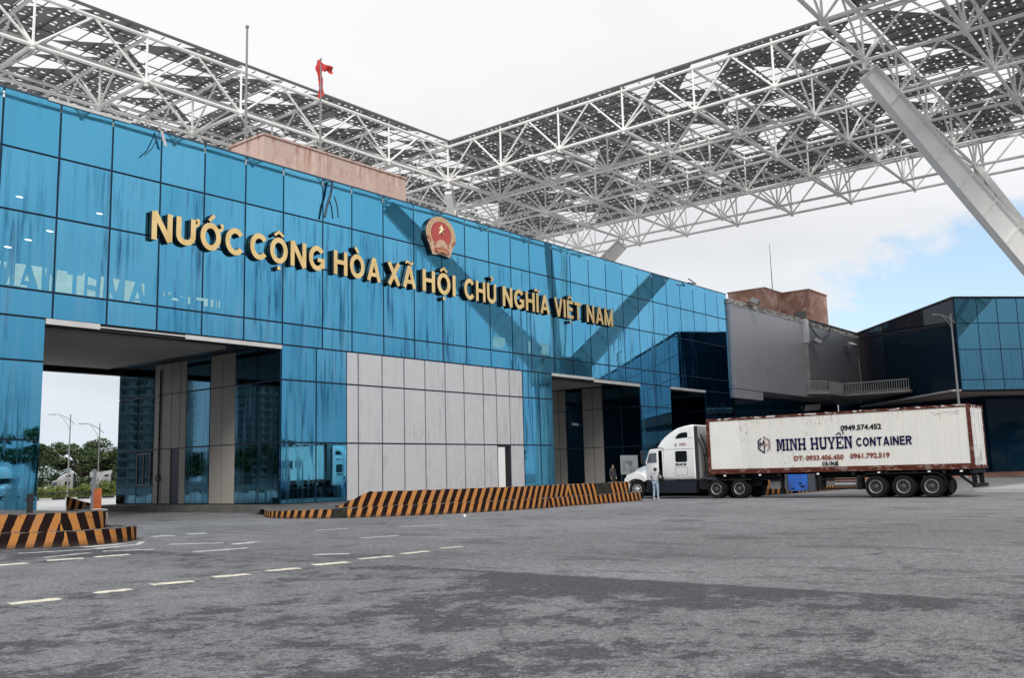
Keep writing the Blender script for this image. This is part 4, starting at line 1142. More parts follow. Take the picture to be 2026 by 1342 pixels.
# left island
lp = arcpath([(7.5, 27.3), (9.6, 27.0), (11.23, 26.4), (12.2, 25.5), (13.2, 25.2), (14.4, 25.7), (15.0, 26.7), (14.9, 27.9)], 6)
lup = arcpath([(7.6, 27.75), (9.8, 27.45), (11.4, 26.95), (12.3, 26.3), (13.3, 26.1), (14.0, 26.5), (14.3, 27.5), (14.2, 28.6)], 6)
build_barrier('two-tier striped island barrier carrying the orange post and the white hose',
              [(lp, 0.0, .40, dict(period=.46, slant=.13, flip_at=5.25, thick=.4), ([(7.6, 27.5), (9.6, 27.2), (11.3, 26.6), (12.2, 25.8), (13.2, 25.5), (14.3, 26.0), (14.8, 26.8), (14.7, 39), (7, 39)], .39)),
               (lup, .37, .87, dict(period=.46, slant=.16, flip_at=5.3, thick=.4), ([(7.7, 27.9), (9.8, 27.6), (11.4, 27.1), (12.3, 26.45), (13.3, 26.3), (13.9, 26.6), (14.1, 27.5), (14, 38), (7, 38)], .86))], (11, 27, 0), 'striped concrete barriers')
# small striped barrier at the back of the wide open passage
build_barrier('small sloping striped barrier end seen through the wide open passage behind the barrier arm',
              [([(28.45, 58.7), (30.7, 57.5)], 0, lambda s: .88 - s * .33, dict(period=.42, slant=.10, thick=.5), None)], (29.5, 58.1, 0), 'striped concrete barriers')
# island beyond the trailer
bp2 = arcpath([(50.2, 26.0), (50.4, 24.0), (52.0, 22.9), (55, 22.5), (60, 22.3), (68, 22.4)], 4)
build_barrier('striped island barrier glimpsed under the trailer behind the wheels',
              [(bp2, 0, .33, dict(period=.5, slant=.12, thick=.4), ([(50.6, 25.8), (52, 23.3), (68, 22.8), (68, 38), (50.6, 38)], .33)),
               (arcpath([(50.8, 25.5), (51.0, 24.4), (52.2, 23.6), (53.0, 23.4)], 4), .3, .85, dict(period=.5, slant=.12, thick=.35), None)], (58, 25, 0), 'striped concrete barriers')
b = MB(); b.box(54.2, 110, 2, 12.6, 0, .16); b.box(54.2, 54.5, 2, 12.6, .16, .163)
mk = b.build('pavement', [simple('pale_paving', (0.40, 0.40, 0.41), 0.8, var=.15, vscale=.5)], kind='structure')

# orange post, dark post, barrier arm on the left island
b = MB(); b.box(14.21, 14.38, 27.50, 27.66, .85, 1.50); b.box(14.20, 14.39, 27.49, 27.67, 1.10, 1.12)
tag(recenter(b.build('bollard', simple('rust_orange_paint', (0.42, 0.10, 0.03), 0.6, var=.3, vscale=4))), 'square rust-orange post standing on the striped island', 'bollard')
b = MB(); b.box(12.66, 12.80, 28.42, 28.54, .85, 1.34); b.box(12.645, 12.815, 28.405, 28.555, 1.34, 1.37); b.box(12.60, 12.655, 28.44, 28.52, 1.2, 1.28); b.box(12.805, 12.86, 28.44, 28.52, 1.2, 1.28)
tag(recenter(b.build('bollard', M_DARK)), 'short black post standing before the glass pier on the striped island', 'bollard')
ba = thing('barrier_gate', 'grey barrier post with long horizontal arm across the wide open passage', 'barrier gate', (15.15, 29.5, 0))
b = MB(); b.box(-.055, .055, -.055, .055, .3, 2.1); b.build('post', simple('grey_post', (0.17, 0.175, 0.19), .5), ba)
b = MB(); b.box(-2.05, -.08, -.03, .03, 1.36, 1.40); b.build('arm', M_DARK, ba)
b = MB(); b.box(-.09, .22, -.05, .09, 1.86, 2.02); b.obox((.42, 0, 2.0), (.14, -.03, .02), (0, .05, 0), (0, 0, .05)); b.build('camera_box', simple('pale_box', (0.4, .4, .4), .5), ba)
b = MB(); b.path([(14.10, 27.5, .9), (14.22, 27.25, .9), (14.33, 27.05, .88), (14.40, 27.2, .80), (14.42, 27.15, .52), (14.46, 27.1, .43), (14.62, 27.2, .41)], .014); tag(recenter(b.build('hose', simple('white_hose', (0.5, .5, .48), .5))), 'white hose draped over the left striped barrier', 'hose')

# ------------------------------------------------------------------ wall fittings
def floodlight(loc, rz, label, s=1.0):
    t = thing('floodlight', label, 'floodlight', loc, rz, 'floodlights on the annex')
    b = MB(); b.path([(0, 0.3 * s, 0), (0, 0, 0), (0, -.5 * s, .1 * s)], .05 * s); b.build('bracket', M_DARK, t)
    b = MB(); b.obox((0, -.8 * s, .1 * s), (.55 * s, 0, 0), (0, .35 * s, .2 * s), (0, -.12 * s, .2 * s)); b.build('lamp_housing', simple('floodlight_grey', (.32, .32, .33), .4, .5), t)
floodlight((87.2, 39.7, 17.95), .3, 'round grey floodlight on the worn parapet near the glass corner', 1.0)
floodlight((103.0, 39.6, 15.4), .5, 'square floodlight at the downpipe on the grey wall', 1.0)
floodlight((114.5, 39.6, 15.9), -.3, 'floodlight high on the darker grey wall beside the link wall', 1.0)
b = MB(); b.obox((110.5, 42.75, 8.5), (2.2, 0, .15), (0, .12, 0), (0, -.1, .35)); tag(recenter(b.build('wall_sign', M_TRIM)), 'blank pale rectangular fixture under the balcony', 'fixture')
cc = thing('security_camera', 'small white security camera in the right passage', 'camera', (65.9, 46.3, 5.6))
b = MB(); b.tube((.3, 0, .1), (0, 0, .1), .05); b.build('bracket', M_DARK, cc)
b = MB(); b.obox((-.15, -.1, 0), (.2, -.2, -.04), (.07, .07, 0), (0, 0, .1)); b.build('camera_body', M_TRIM, cc)
sb_ = thing('notice_board', 'pale notice board with dark blotchy picture behind the truck nose', 'sign', (54.6, 34.0, 0))
b = MB(); b.box(-1.05, 1.05, 0, .06, 1.35, 2.62); b.build('panel', simple('notice_pale', (.26, .29, .31), .6), sb_)
b = MB(); r2 = random.Random(9)
for k in range(34):
    x = r2.uniform(-.9, .8); z = r2.uniform(1.45, 2.2); w = r2.uniform(.05, .22); h = r2.uniform(.03, .12)
    b.quad((x, -.004 - k * .0003, z), (x + w, -.004 - k * .0003, z), (x + w, -.004 - k * .0003, z + h), (x, -.004 - k * .0003, z + h))
b.quad((-.25, -.02, 1.95), (.3, -.02, 1.95), (.3, -.02, 2.25), (-.25, -.02, 2.25))
b.build('picture', simple('notice_dark', (.12, .14, .15), .6), sb_)
b = MB()
for x in (-.9, .9): b.tube((x, .1, .3), (x, .1, 2.5), .04)
b.build('post', M_DARK, sb_)

# masts on the annex
b = MB(); b.tube((125.1, 53.0, 25.95), (125.1, 53.0, 33.0), .06, .03, k=6); tag(recenter(b.build('antenna', M_DARK)), 'thin tall antenna mast above the weathered red rooftop block', 'antenna')

exec_after = []
# ------------------------------------------------------------------ vehicles
def paint(name, col, rough=.35, dirt=.15, dcol=(.25, .22, .19)):
    m = Mat(name, col, rough); m.b.inputs['Coat Weight'].default_value = .25; m.b.inputs['Coat Roughness'].default_value = .15
    n_ = m.noise(m.coord(obj=True), 1.4, 6, .65); sp = m.n('ShaderNodeSeparateXYZ'); m.l(m.coord(obj=True), sp.inputs[0])
    lowd = m.ramp(sp.outputs[2], 1.6, .4, 0, .5)
    m.setcol(m.mix(m.math('ADD', m.ramp(n_, .5, .75, 0, dirt), m.math('MULTIPLY', lowd, m.ramp(n_, .35, .6)), True), col, dcol))
    return m.m
M_WHITE = paint('white_cab_paint', (.80, .80, .80))
M_TYRE = simple('tyre_rubber', (.009, .009, .010), .9, spec=.2)
M_RIM = simple('dull_rim', (.07, .07, .075), .5, .3)
M_FRIM = simple('front_rim', (.34, .34, .34), .45, .3)
M_RIML = simple('rim_edge', (.26, .26, .26), .5, .3)
M_CHROME = simple('chrome', (.62, .62, .63), .15, 1.0)
M_CHAS = simple('chassis_black', (.006, .007, .009), .8, spec=.25)
M_SKIRT = simple('dark_skirt', (.012, .014, .021), .5, spec=.3)
M_WIN = simple('vehicle_glass', (.01, .012, .015), .05, 0, spec=.8)
def wheel(parent, x, y, r=.52, w=.30, side=-1, hub='rear', z=None):
    """wheel with outer face towards side (-1 = -X)"""
    z = r if z is None else z
    t = MB(); ax = Vector((side, 0, 0)); c = Vector((x, y, z))
    t.lathe(c, ax, [(-w, r * .6, 0), (-w, r * .93, 0), (-w * .85, r, 0), (-w * .15, r, 0), (-.01, r * .95, 0), (0, r * .86, 0), (-.01, r * .62, 0), (-.03, r * .60, 0)], k=28)
    ty = t.build('wheel', M_TYRE, parent, smooth=True)
    q = MB()
    if hub == 'rear':
        q.lathe(c, ax, [(-.012, r * .61, 0), (-.0, r * .585, 1), (-.03, r * .52, 1), (-.13, r * .50, 0), (-.15, r * .34, 0), (-.15, r * .22, 0), (-.02, r * .20, 0), (.0, r * .15, 0), (.0, .001, 0)], k=28)
    else:
        q.lathe(c, ax, [(-.012, r * .61, 0), (0, r * .585, 0), (-.02, r * .52, 0), (-.02, r * .40, 0), (.02, r * .34, 0), (.06, r * .18, 0), (.09, r * .12, 0), (.09, .001, 0)], k=28)
    q.build('rim', [M_RIM, M_RIML] if hub == 'rear' else M_FRIM, ty, smooth=True)
    h = MB()
    rr_ = .42 if hub == 'rear' else .45
    for k in range(8):
        a = k * pi / 4; cc_ = c + Vector((side * (-.10 if hub == 'rear' else .0), cos(a) * r * rr_, sin(a) * r * rr_))
        h.lathe(cc_, ax, [(0, .045, 0), (.012 + .03, .04, 0), (.042, .001, 0)], k=8)
    h.build('wheel_nuts', M_DARK, ty)
    return ty
def side_poly(pts, X, th=.012, sgn=-1):
    b = MB(); prof = pts
    b.slab(prof, X, X + sgn * th, bev=.004, ins=.008); return b
def tractor(loc, rz, label, cat='truck', full=True, group=None):
    """bonneted tractor unit; local frame: +Y forward, x 0 = camera-side face, extends to x = 2.45; origin on the ground"""
    t = thing('tractor_truck', label, cat, loc, rz, group)
    Y = lambda y: y - 26.0
    pr = lambda l: [(Y(a), z) for a, z in l]
    # sleeper + high roof fairing (single soft body)
    body = pr([(27.22, 2.83), (27.12, 2.98), (26.95, 3.2), (26.72, 3.42), (26.45, 3.6), (26.15, 3.77), (25.88, 3.89), (25.36, 4.0), (24.98, 4.04), (24.80, 4.0), (24.82, 1.02), (26.88, 1.02), (26.86, 2.74)])
    b = MB(); b.slab(body, 0.0, 2.42, bev=.16, ins=.13); cab = b.build('cab', M_WHITE, t, smooth=True)
    # roof lip and cab roof over the doors
    b = MB(); b.slab(pr([(27.78, 2.66), (27.70, 2.76), (27.25, 2.80), (26.80, 2.80), (26.80, 2.70), (27.74, 2.62)]), .06, 2.36, bev=.10, ins=.04); b.build('cab_roof', M_WHITE, t, smooth=True)
    # floor/firewall block, dark interior
    b = MB(); b.box(.14, 2.28, Y(26.82), Y(27.98), 1.02, 1.22); b.box(.14, 2.28, Y(27.86), Y(28.0), 1.2, 1.95); b.box(.25, 2.2, Y(26.83), Y(26.86), 1.2, 2.7); b.build('cab_floor', M_DARK, t)
    b = MB(); b.slab(pr([(26.95, 1.22), (27.45, 1.22), (27.45, 1.5), (27.10, 1.6), (27.0, 2.3), (26.88, 2.3)]), .35, .95, bev=.05); b.slab(pr([(26.95, 1.22), (27.45, 1.22), (27.45, 1.5), (27.10, 1.6), (27.0, 2.3), (26.88, 2.3)]), 1.5, 2.1, bev=.05); b.build('seat', M_DARK, t, smooth=True)
    # A pillars + windscreen
    b = MB()
    for x in (.08, 2.34): b.tube((x, Y(28.0), 1.94), (x, Y(27.72), 2.66), .04)
    b.tube((.08, Y(26.88), 1.2), (.08, Y(26.88), 2.72), .05); b.tube((2.34, Y(26.88), 1.2), (2.34, Y(26.88), 2.72), .05)
    b.build('window_pillar', M_WHITE, t)
    b = MB(); b.obox((1.21, Y(27.875), 2.29), (1.1, 0, 0), (0, -.135, .35), (0, .006, .003)); b.build('windscreen', M_WIN, t)
    # bonnet with tapering nose
    def hood_ring(y, hw, zt, zb):
        c = 1.21; pts = []
        for k in range(9):
            a = pi * k / 8
            pts.append((c - hw * cos(a) * (1 - .08 * sin(a)), y, zb + (zt - zb) * (sin(a) ** .55 if sin(a) > 0 else 0)))
        return pts
    b = MB(); rings = [(28.02, 1.14, 1.98, 1.1), (28.3, 1.08, 1.93, 1.1), (28.7, .98, 1.84, 1.08), (29.0, .88, 1.74, 1.0), (29.22, .78, 1.62, .95), (29.34, .66, 1.45, .9), (29.38, .6, 1.2, .85)]
    for y, hw, zt, zb in rings: b.v += hood_ring(Y(y), hw, zt, zb)
    for j in range(len(rings) - 1):
        for k in range(8): b.f.append((j * 9 + k, j * 9 + k + 1, j * 9 + 10 + k, j * 9 + 9 + k)); b.m.append(0)
    b.f.append(tuple(range(9))); b.m.append(0); b.f.append(tuple(len(rings) * 9 - 1 - k for k in range(9))); b.m.append(0)
    b.build('bonnet', M_WHITE, t, smooth=True)
    # front wings
    fen = pr([(29.46, .94), (29.44, 1.12), (29.30, 1.28), (29.08, 1.41), (28.75, 1.50), (28.45, 1.47), (28.2, 1.36), (28.04, 1.20), (27.98, 1.04), (28.12, .94), (28.22, 1.02), (28.42, 1.10), (28.67, 1.13), (28.92, 1.10), (29.12, 1.0), (29.22, .90)])
    for x0, x1 in ((0.0, .55), (2.42, 1.87)):
        b = MB(); b.slab(fen, x0, x1, bev=.09, ins=.03); b.build('front_wing', M_WHITE, t, smooth=True)
    b = MB(); b.slab(pr([(29.40, .45), (29.58, .50), (29.58, .82), (29.46, .93), (29.2, .93), (29.2, .45)]), .1, 2.32, bev=.1, ins=.05); b.build('bumper', M_WHITE, t, smooth=True)
    b = MB()
    for k in range(7): b.box(.75, 1.67, Y(29.39), Y(29.42), .98 + k * .065, 1.01 + k * .065)
    b.build('grille', M_CHROME, t)
    for x in (.22, 2.2):
        b = MB(); b.obox((x, Y(29.30), 1.28), (.13, .06, 0), (-.03, .08, 0), (0, -.03, .10)); b.build('headlight', simple('headlight_glass', (.55, .6, .62), .1), t)
    # mirrors
    for x, sg in ((-.16, -1), (2.58, 1)):
        b = MB(); b.slab(pr([(28.0, 1.95), (28.12, 1.95), (28.14, 2.7), (28.0, 2.7)]), x - .1, x + .1, bev=.03); b.path([(x, Y(28.0), 2.6), (.1 if sg < 0 else 2.3, Y(27.75), 2.62)], .02); b.path([(x, Y(28.0), 2.0), (.1 if sg < 0 else 2.3, Y(27.98), 1.95)], .02); b.build('mirror', M_DARK, t)
    b = MB(); b.ball((.02, Y(29.12), 1.86), .07); b.path([(.1, Y(29.1), 1.5), (.02, Y(29.12), 1.86)], .012); b.build('hood_mirror', M_CHROME, t)
    # driver door standing ajar
    ang = RD(20)
    b = MB(); dpts = [(0, 1.05), (0, 1.95), (-.28, 2.6), (-1.06, 2.66), (-1.06, 1.5), (-.98, 1.15), (-.6, 1.03)]
    b.slab(dpts, 0, .05, bev=.015, ins=.02)
    door = b.build('door', M_WHITE, t, smooth=True)
    door.location = (.06, Y(27.98), 0); door.rotation_euler = (0, 0, -ang)
    b = MB(); b.slab([(-.10, 2.0), (-.32, 2.52), (-.95, 2.56), (-.95, 2.0)], -.012, .0, bev=.003, ins=.01); b.build('window', simple('door_glass', (.10, .12, .14), .05), door)
    b = MB(); b.box(-.03, -.0, -.95, -.8, 1.62, 1.66); b.build('handle', M_DARK, door)
    b = MB(); b.slab([(Y(27.98), 1.05), (Y(27.98), 1.95), (Y(27.72), 2.6), (Y(26.9), 2.66), (Y(26.9), 1.05)], 2.36, 2.41, bev=.015); b.build('door', M_WHITE, t, smooth=True)
    # sleeper windows, luggage door, marks
    b = side_poly(pr([(26.04, 2.05), (25.98, 2.0), (25.38, 2.0), (25.31, 2.06), (25.31, 2.55), (25.37, 2.61), (25.98, 2.61), (26.04, 2.55)]), -.004); b.build('sleeper_window', M_WIN, t)
    b = side_poly(pr([(25.98, 3.30), (25.93, 3.42), (25.78, 3.55), (25.62, 3.61), (25.28, 3.64), (25.22, 3.58), (25.22, 3.34)]), -.004); b.build('sleeper_window', M_WIN, t)
    b = MB()
    for (ya, za), (yb, zb_) in (((26.07, 1.27), (26.07, 1.71)), ((26.07, 1.71), (25.33, 1.71)), ((25.33, 1.71), (25.33, 1.27)), ((25.33, 1.27), (26.07, 1.27)), ((26.85, 2.72), (24.86, 2.72)), ((26.85, 1.16), (24.86, 1.16)), ((25.2, 3.3), (24.86, 3.3))):
        b.tube((-.001, Y(ya), za), (-.001, Y(yb), zb_), .009, k=4)
    b.build('panel_seams', M_DARK, t)
    # back panel + side extender
    for xa_ in (.02, 2.37):
        b = MB(); b.box(xa_, xa_ + .03, Y(24.62), Y(24.82), 1.05, 3.95); b.build('side_extender', M_DARK, t)
    b = MB(); b.box(.15, 2.3, Y(24.74), Y(24.79), 1.1, 3.95); b.build('back_panel', simple('grey_back', (.30, .30, .30), .6), t)
    b = MB()
    for x, y0, z0, z1 in ((.3, 24.55, 3.3, 1.2), (.6, 24.5, 3.5, 1.3), (.9, 24.45, 2.4, 1.2)):
        b.path([(x, Y(24.72), z0), (x + .05, Y(y0), (z0 + z1) / 2 + .5), (x, Y(y0 - .18), (z0 + z1) / 2 - .3), (x, Y(24.4), z1)], .035)
    b.build('air_hoses', M_CHAS, t)
    # fuel-tank skirt and frame
    b = MB(); b.slab(pr([(28.0, .38), (28.03, .88), (27.6, .98), (24.84, .98), (24.92, .30), (27.9, .30)]), .02, .65, bev=.10, ins=.06); b.slab(pr([(28.0, .38), (28.03, .88), (24.84, .95), (24.92, .30)]), 1.8, 2.40, bev=.10, ins=.06); b.build('side_skirt', M_SKIRT, t, smooth=True)
    b = MB(); b.box(.75, .90, Y(21.4), Y(29.3), .62, .92); b.box(1.52, 1.67, Y(21.4), Y(29.3), .62, .92); b.box(.7, 1.7, Y(22.4), Y(23.6), .95, 1.25); b.box(.1, .7, Y(24.1), Y(24.7), .5, .95)
    b.box(.3, 2.1, Y(23.6), Y(23.75), .42, .62); b.box(.3, 2.1, Y(22.25), Y(22.4), .42, .62); b.build('chassis', M_CHAS, t)
    for y in (23.66, 22.32):
        wheel(t, 0.0, Y(y), .505, .55, -1, 'rear'); wheel(t, 2.45, Y(y), .505, .55, 1, 'rear')
        b = MB(); b.slab([(Y(y) + .62, .95), (Y(y) + .55, 1.02), (Y(y) - .55, 1.02), (Y(y) - .62, .95)], .02, .55, bev=.02, ins=.01); b.build('mudguard', M_CHAS, t)
    wheel(t, .06, Y(28.67), .51, .28, -1, 'front'); wheel(t, 2.38, Y(28.67), .51, .28, 1, 'front')
    return t
def put_text(body, parent, loc, size_h, width, mat, name='lettering', offset=.0, ext=.001, facing='-X', shear=0):
    """text whose cap height is size_h and total width is width"""
    sz = size_h / (c1 - c0); me = text_mesh(body, sz, ext, offset * size_h, shear=shear); bb = mesh_bounds(me)
    sx = width / (bb[1] - bb[0])
    if facing == '-X': M = Matrix(((0, 0, -1, loc[0]), (-sx, 0, 0, loc[1] + bb[0] * sx), (0, 1, 0, loc[2]), (0, 0, 0, 1)))
    else: M = Matrix(((sx, 0, 0, loc[0] - bb[0] * sx), (0, 0, -1, loc[1]), (0, 1, 0, loc[2]), (0, 0, 0, 1)))
    me.transform(M); return link_mesh(me, name, mat, parent)
M_NAVY = simple('navy_lettering', (.004, .004, .05), .8, spec=.1)
M_INK = simple('black_lettering', (.010, .010, .018), .8, spec=.1)
M_RUST = simple('rust_red_lettering', (.22, .045, .02), .6, var=.4, vscale=5)
TX = 46.62
trk = tractor((TX, 26.0, 0), 0, 'white bonneted tractor truck with door ajar beside the striped barrier')
put_text('18R-847.88', trk, (-.008, .06, 1.80), .13, .68, M_INK, offset=.06)
put_text('INDUCHEVT', trk, (-.008, -.24, 2.985), .055, .42, M_RUST, offset=.05); put_text('INVESTMENTS', trk, (-.008, -.24, 2.895), .055, .44, M_RUST, offset=.05)
b = MB()
for a, r_ in ((0, .1),):
    q = [(-.02, 2.955 + r_), (-.02 - r_, 2.955), (-.02, 2.955 - r_), (-.02 + r_, 2.955)]
    for i in range(4): p, s_ = q[i], q[(i + 1) % 4]; b.tube((-.006, p[0], p[1]), (-.006, s_[0], s_[1]), .010, k=4)
    b.tube((-.006, -.05, 2.955), (-.006, .01, 2.955), .01, k=4); b.tube((-.006, -.02, 2.92), (-.006, -.02, 2.99), .008, k=4)
b.build('door_logo', M_INK, trk)

# semi trailer
trl = thing('semi_trailer', 'black skeletal three-axle trailer carrying the white container', 'trailer', (TX, 17.0, 0))
b = MB(); b.box(.55, .75, 10.9, 23.6, .98, 1.28); b.box(1.75, 1.95, 10.9, 23.6, .98, 1.28)
for y in (10.8, 12.0, 13.3, 14.6, 16.2, 18, 20, 22, 23.7): b.box(.05, 2.45, y, y + .16, 1.10, 1.28)
b.box(.75, 1.75, 21, 23.9, .96, 1.08); b.build('frame', M_CHAS, trl)
for y in (15.22, 13.93, 12.65):
    wheel(trl, 0.0, y, .53, .58, -1, 'rear'); wheel(trl, 2.46, y, .53, .58, 1, 'rear')
b = MB(); b.path([(-.02, 15.95, .93), (-.02, 15.55, 1.16), (-.02, 12.35, 1.16), (-.02, 12.02, .92), (-.02, 11.82, .25)], .03)
b.poly([(-.01, 15.6, 1.165), (-.01, 12.3, 1.165), (.6, 12.3, 1.165), (.6, 15.6, 1.165)]); b.box(0, .55, 11.78, 11.84, .22, .8); b.build('mudguard', M_CHAS, trl)
b = MB(); b.box(.0, 2.45, 10.75, 10.9, .45, .62); b.box(.5, .62, 10.8, 11.0, .5, 1.1); b.box(1.85, 1.97, 10.8, 11.0, .5, 1.1); b.obox((.2, 11.1, .75), (.1, 0, 0), (0, .3, .25), (0, .02, -.05)); b.build('rear_bumper', M_CHAS, trl)
b = MB()
for x in (.35, 1.9): b.box(x, x + .16, 20.0, 20.16, .25, 1.1); b.box(x - .08, x + .24, 19.92, 20.24, .2, .26)
b.build('landing_leg', M_CHAS, trl)
b = MB(); b.box(.15, .7, 16.1, 17.9, .88, .94); b.box(.15, .7, 16.1, 17.9, .42, .50); b.box(.1, .75, 15.95, 16.12, .4, 1.1); b.box(.1, .75, 17.9, 18.1, .4, 1.1); b.build('side_rack', M_CHAS, trl)
b = MB(); b.lathe((.4, 16.55, .68), (0, 1, 0), [(-.35, .001, 0), (-.35, .13, 0), (.75, .13, 0), (.75, .001, 0)], k=14); b.build('air_tank', simple('grey_tank', (.4, .4, .4), .4, .5), trl)
for y in (23.1, 21.1, 18.0, 15.0, 12.7, 11.3):
    b = MB(); b.box(-.03, .0, y - .06, y + .06, 1.17, 1.24); b.build('marker_light', simple('marker_white', (.8, .8, .78), .3), trl)
for o in trl.children: pass
def offs(root, dx, dy):
    for o in root.children:
        if o.type == 'MESH': o.data.transform(Matrix.Translation((dx, dy, 0)))
        for c in o.children:
            if c.type == 'MESH': c.data.transform(Matrix.Translation((dx, dy, 0)))
offs(trl, 0, -17.0)
gs = thing('generator_set', 'bright blue generator box hanging under the container on the trailer', 'generator', (TX, 19.0, .34))
b = MB(); b.slab([(-.42, 0.02), (.62, .02), (.62, .86), (-.42, .86)], .02, .6, bev=.04, ins=.03); b.build('housing', paint('generator_blue', (.02, .12, .50), .4, .2, (.02, .03, .06)), gs, smooth=True)
b = MB(); b.slab([(-.80, 0.0), (-.43, 0.0), (-.43, .88), (-.80, .88)], .02, .6, bev=.03, ins=.02); b.slab([(.63, 0.0), (.77, 0.0), (.77, .88), (.63, .88)], .02, .6, bev=.03, ins=.02); b.build('end_cover', simple('dark_grey_cover', (.05, .055, .065), .5), gs)
b = MB(); b.box(0.0, .018, -.1, .02, .36, .44); b.box(0.0, .018, -.22, -.06, .2, .3); b.box(0, .018, .3, .5, .12, .17); b.build('control_panel', M_INK, gs)

# container
CY_0, CY_1, CZ0, CZ1 = 10.72, 24.05, 1.30, 4.26
con = thing('shipping_container', 'long weathered white container with brown frame and navy company name', 'container', (TX, 17.4, 1.30))
m = Mat('container_white', (.70, .68, .64), .5)
P_ = m.coord(); sp = m.n('ShaderNodeSeparateXYZ'); m.l(P_, sp.inputs[0])
seam = m.math('ABSOLUTE', m.math('SUBTRACT', m.math('FRACT', m.math('MULTIPLY', sp.outputs[1], 1 / .61)), .5))
sl = m.ramp(seam, .018, .0, 0, .42)
scr = m.noise(m.coord((1, 3.2, 1.4)), 3.0, 8, .75, .4); reg = m.noise(m.coord((1, .35, .5)), 1.0, 3)
scm = m.math('MULTIPLY', m.ramp(scr, .55, .60), m.ramp(reg, .44, .52))
scm = m.math('MULTIPLY', scm, m.ramp(sp.outputs[1], 16.0, 19.0, .10, .85))
blurv = m.noise(m.coord((1, 1.1, .3)), 1.2, 4)
base = m.mix(m.ramp(blurv, .35, .7), (.68, .66, .61), (.62, .61, .60))
base = m.mix(sl, base, (.30, .28, .27))
base = m.mix(scm, base, (.20, .18, .17))
streak = m.math('MULTIPLY', m.ramp(m.noise(m.coord((1, 9, .6)), 1.5, 5), .56, .72), m.ramp(sp.outputs[2], 3.3, 4.1, 0, .7))
base = m.mix(streak, base, (.36, .20, .12)); m.setcol(base)
m.bump(m.math('ADD', m.ramp(seam, .02, .0, 0, -1), m.noise(P_, .8, 2)), .25, .03)
M_CONTW = m.m
m = Mat('rusty_brown_frame', (.12, .035, .02), .85, 0, .2)
rn = m.noise(m.coord((1, 1.6, 3)), 1.7, 7, .7); rtop = m.n('ShaderNodeSeparateXYZ'); m.l(m.coord(), rtop.inputs[0])
m.setcol(m.mix(m.math('MULTIPLY', m.ramp(rn, .55, .58), m.ramp(rtop.outputs[2], 4.14, 4.2, .25, 1)), m.mix(m.ramp(rn, .3, .5), (.045, .012, .009), (.095, .026, .016)), (.52, .49, .46)))
M_CONTB = m.m
X0c, X1c = 0.0, 2.46
cy0, cy1 = CY_0 - 17.4, CY_1 - 17.4; ch = CZ1 - CZ0
b = MB(); b.box(X0c + .03, X1c - .03, cy0 + .08, cy1 - .06, .16, ch - .06); b.build('shell', M_CONTW, con)
b = MB()
b.box(X0c, X0c + .1, cy0 + .11, cy1 - .16, ch - .13, ch); b.box(X1c - .1, X1c, cy0 + .11, cy1 - .16, ch - .13, ch)
b.box(X0c, X0c + .1, cy0 + .15, cy1 - .18, .0, .25); b.box(X1c - .1, X1c, cy0 + .15, cy1 - .18, .0, .25)
b.box(X0c - .012, X0c + .02, cy0 + .3, cy1 - .3, .10, .14)
b.build('rail', M_CONTB, con)
for y0_, y1_ in ((cy0, cy0 + .145), (cy1 - .175, cy1)):
    for x in (X0c - .004, X1c - .136):
        b = MB(); b.box(x, x + .14, y0_, y1_, 0, ch + .004); b.build('corner_post', M_CONTB, con)
b = MB()
for y0_, y1_ in ((cy0 - .006, cy0 + .17), (cy1 - .18, cy1 + .006)):
    for x in (X0c - .01, X1c - .16):
        for z in (-.006, ch - .11): b.box(x, x + .17, y0_, y1_, z, z + .118)
b.build('corner_casting', M_CONTB, con)
b = MB(); b.box(.14, 1.20, cy0 + .02, cy0 + .078, .18, ch - .12); b.box(1.25, 2.32, cy0 + .02, cy0 + .078, .18, ch - .12); b.build('rear_door', paint('door_white', (.72, .72, .71), .5, .35, (.2, .2, .2)), con)
b = MB()
for x in (.42, .82, 1.62, 2.04): b.tube((x, cy0 - .005, .12), (x, cy0 - .005, ch - .08), .022, k=6)
for x in (.42, .82, 1.62, 2.04):
    for z in (.5, 1.1, 2.0, 2.6): b.box(x - .06, x + .06, cy0 - .02, cy0 + .02, z, z + .06)
b.build('lock_rod', M_TRIM, con)
b = MB(); b.box(.1, 2.36, cy0 + .01, cy0 + .12, ch - .12, ch - .02)
for k in range(6): b.box(.25 + k * .38, .33 + k * .38, cy0 - .02, cy0 + .01, ch - .16, ch - .06)
b.box(.1, 2.36, cy0 + .01, cy0 + .12, .0, .16); b.build('door_header', M_CONTB, con)
b = MB(); b.box(.018, .029, cy1 - 1.9, cy1 - .22, .27, ch - .16); b.build('repair_sheet', simple('plain_white_sheet', (.72, .70, .66), .45, var=.08, vscale=1), con)
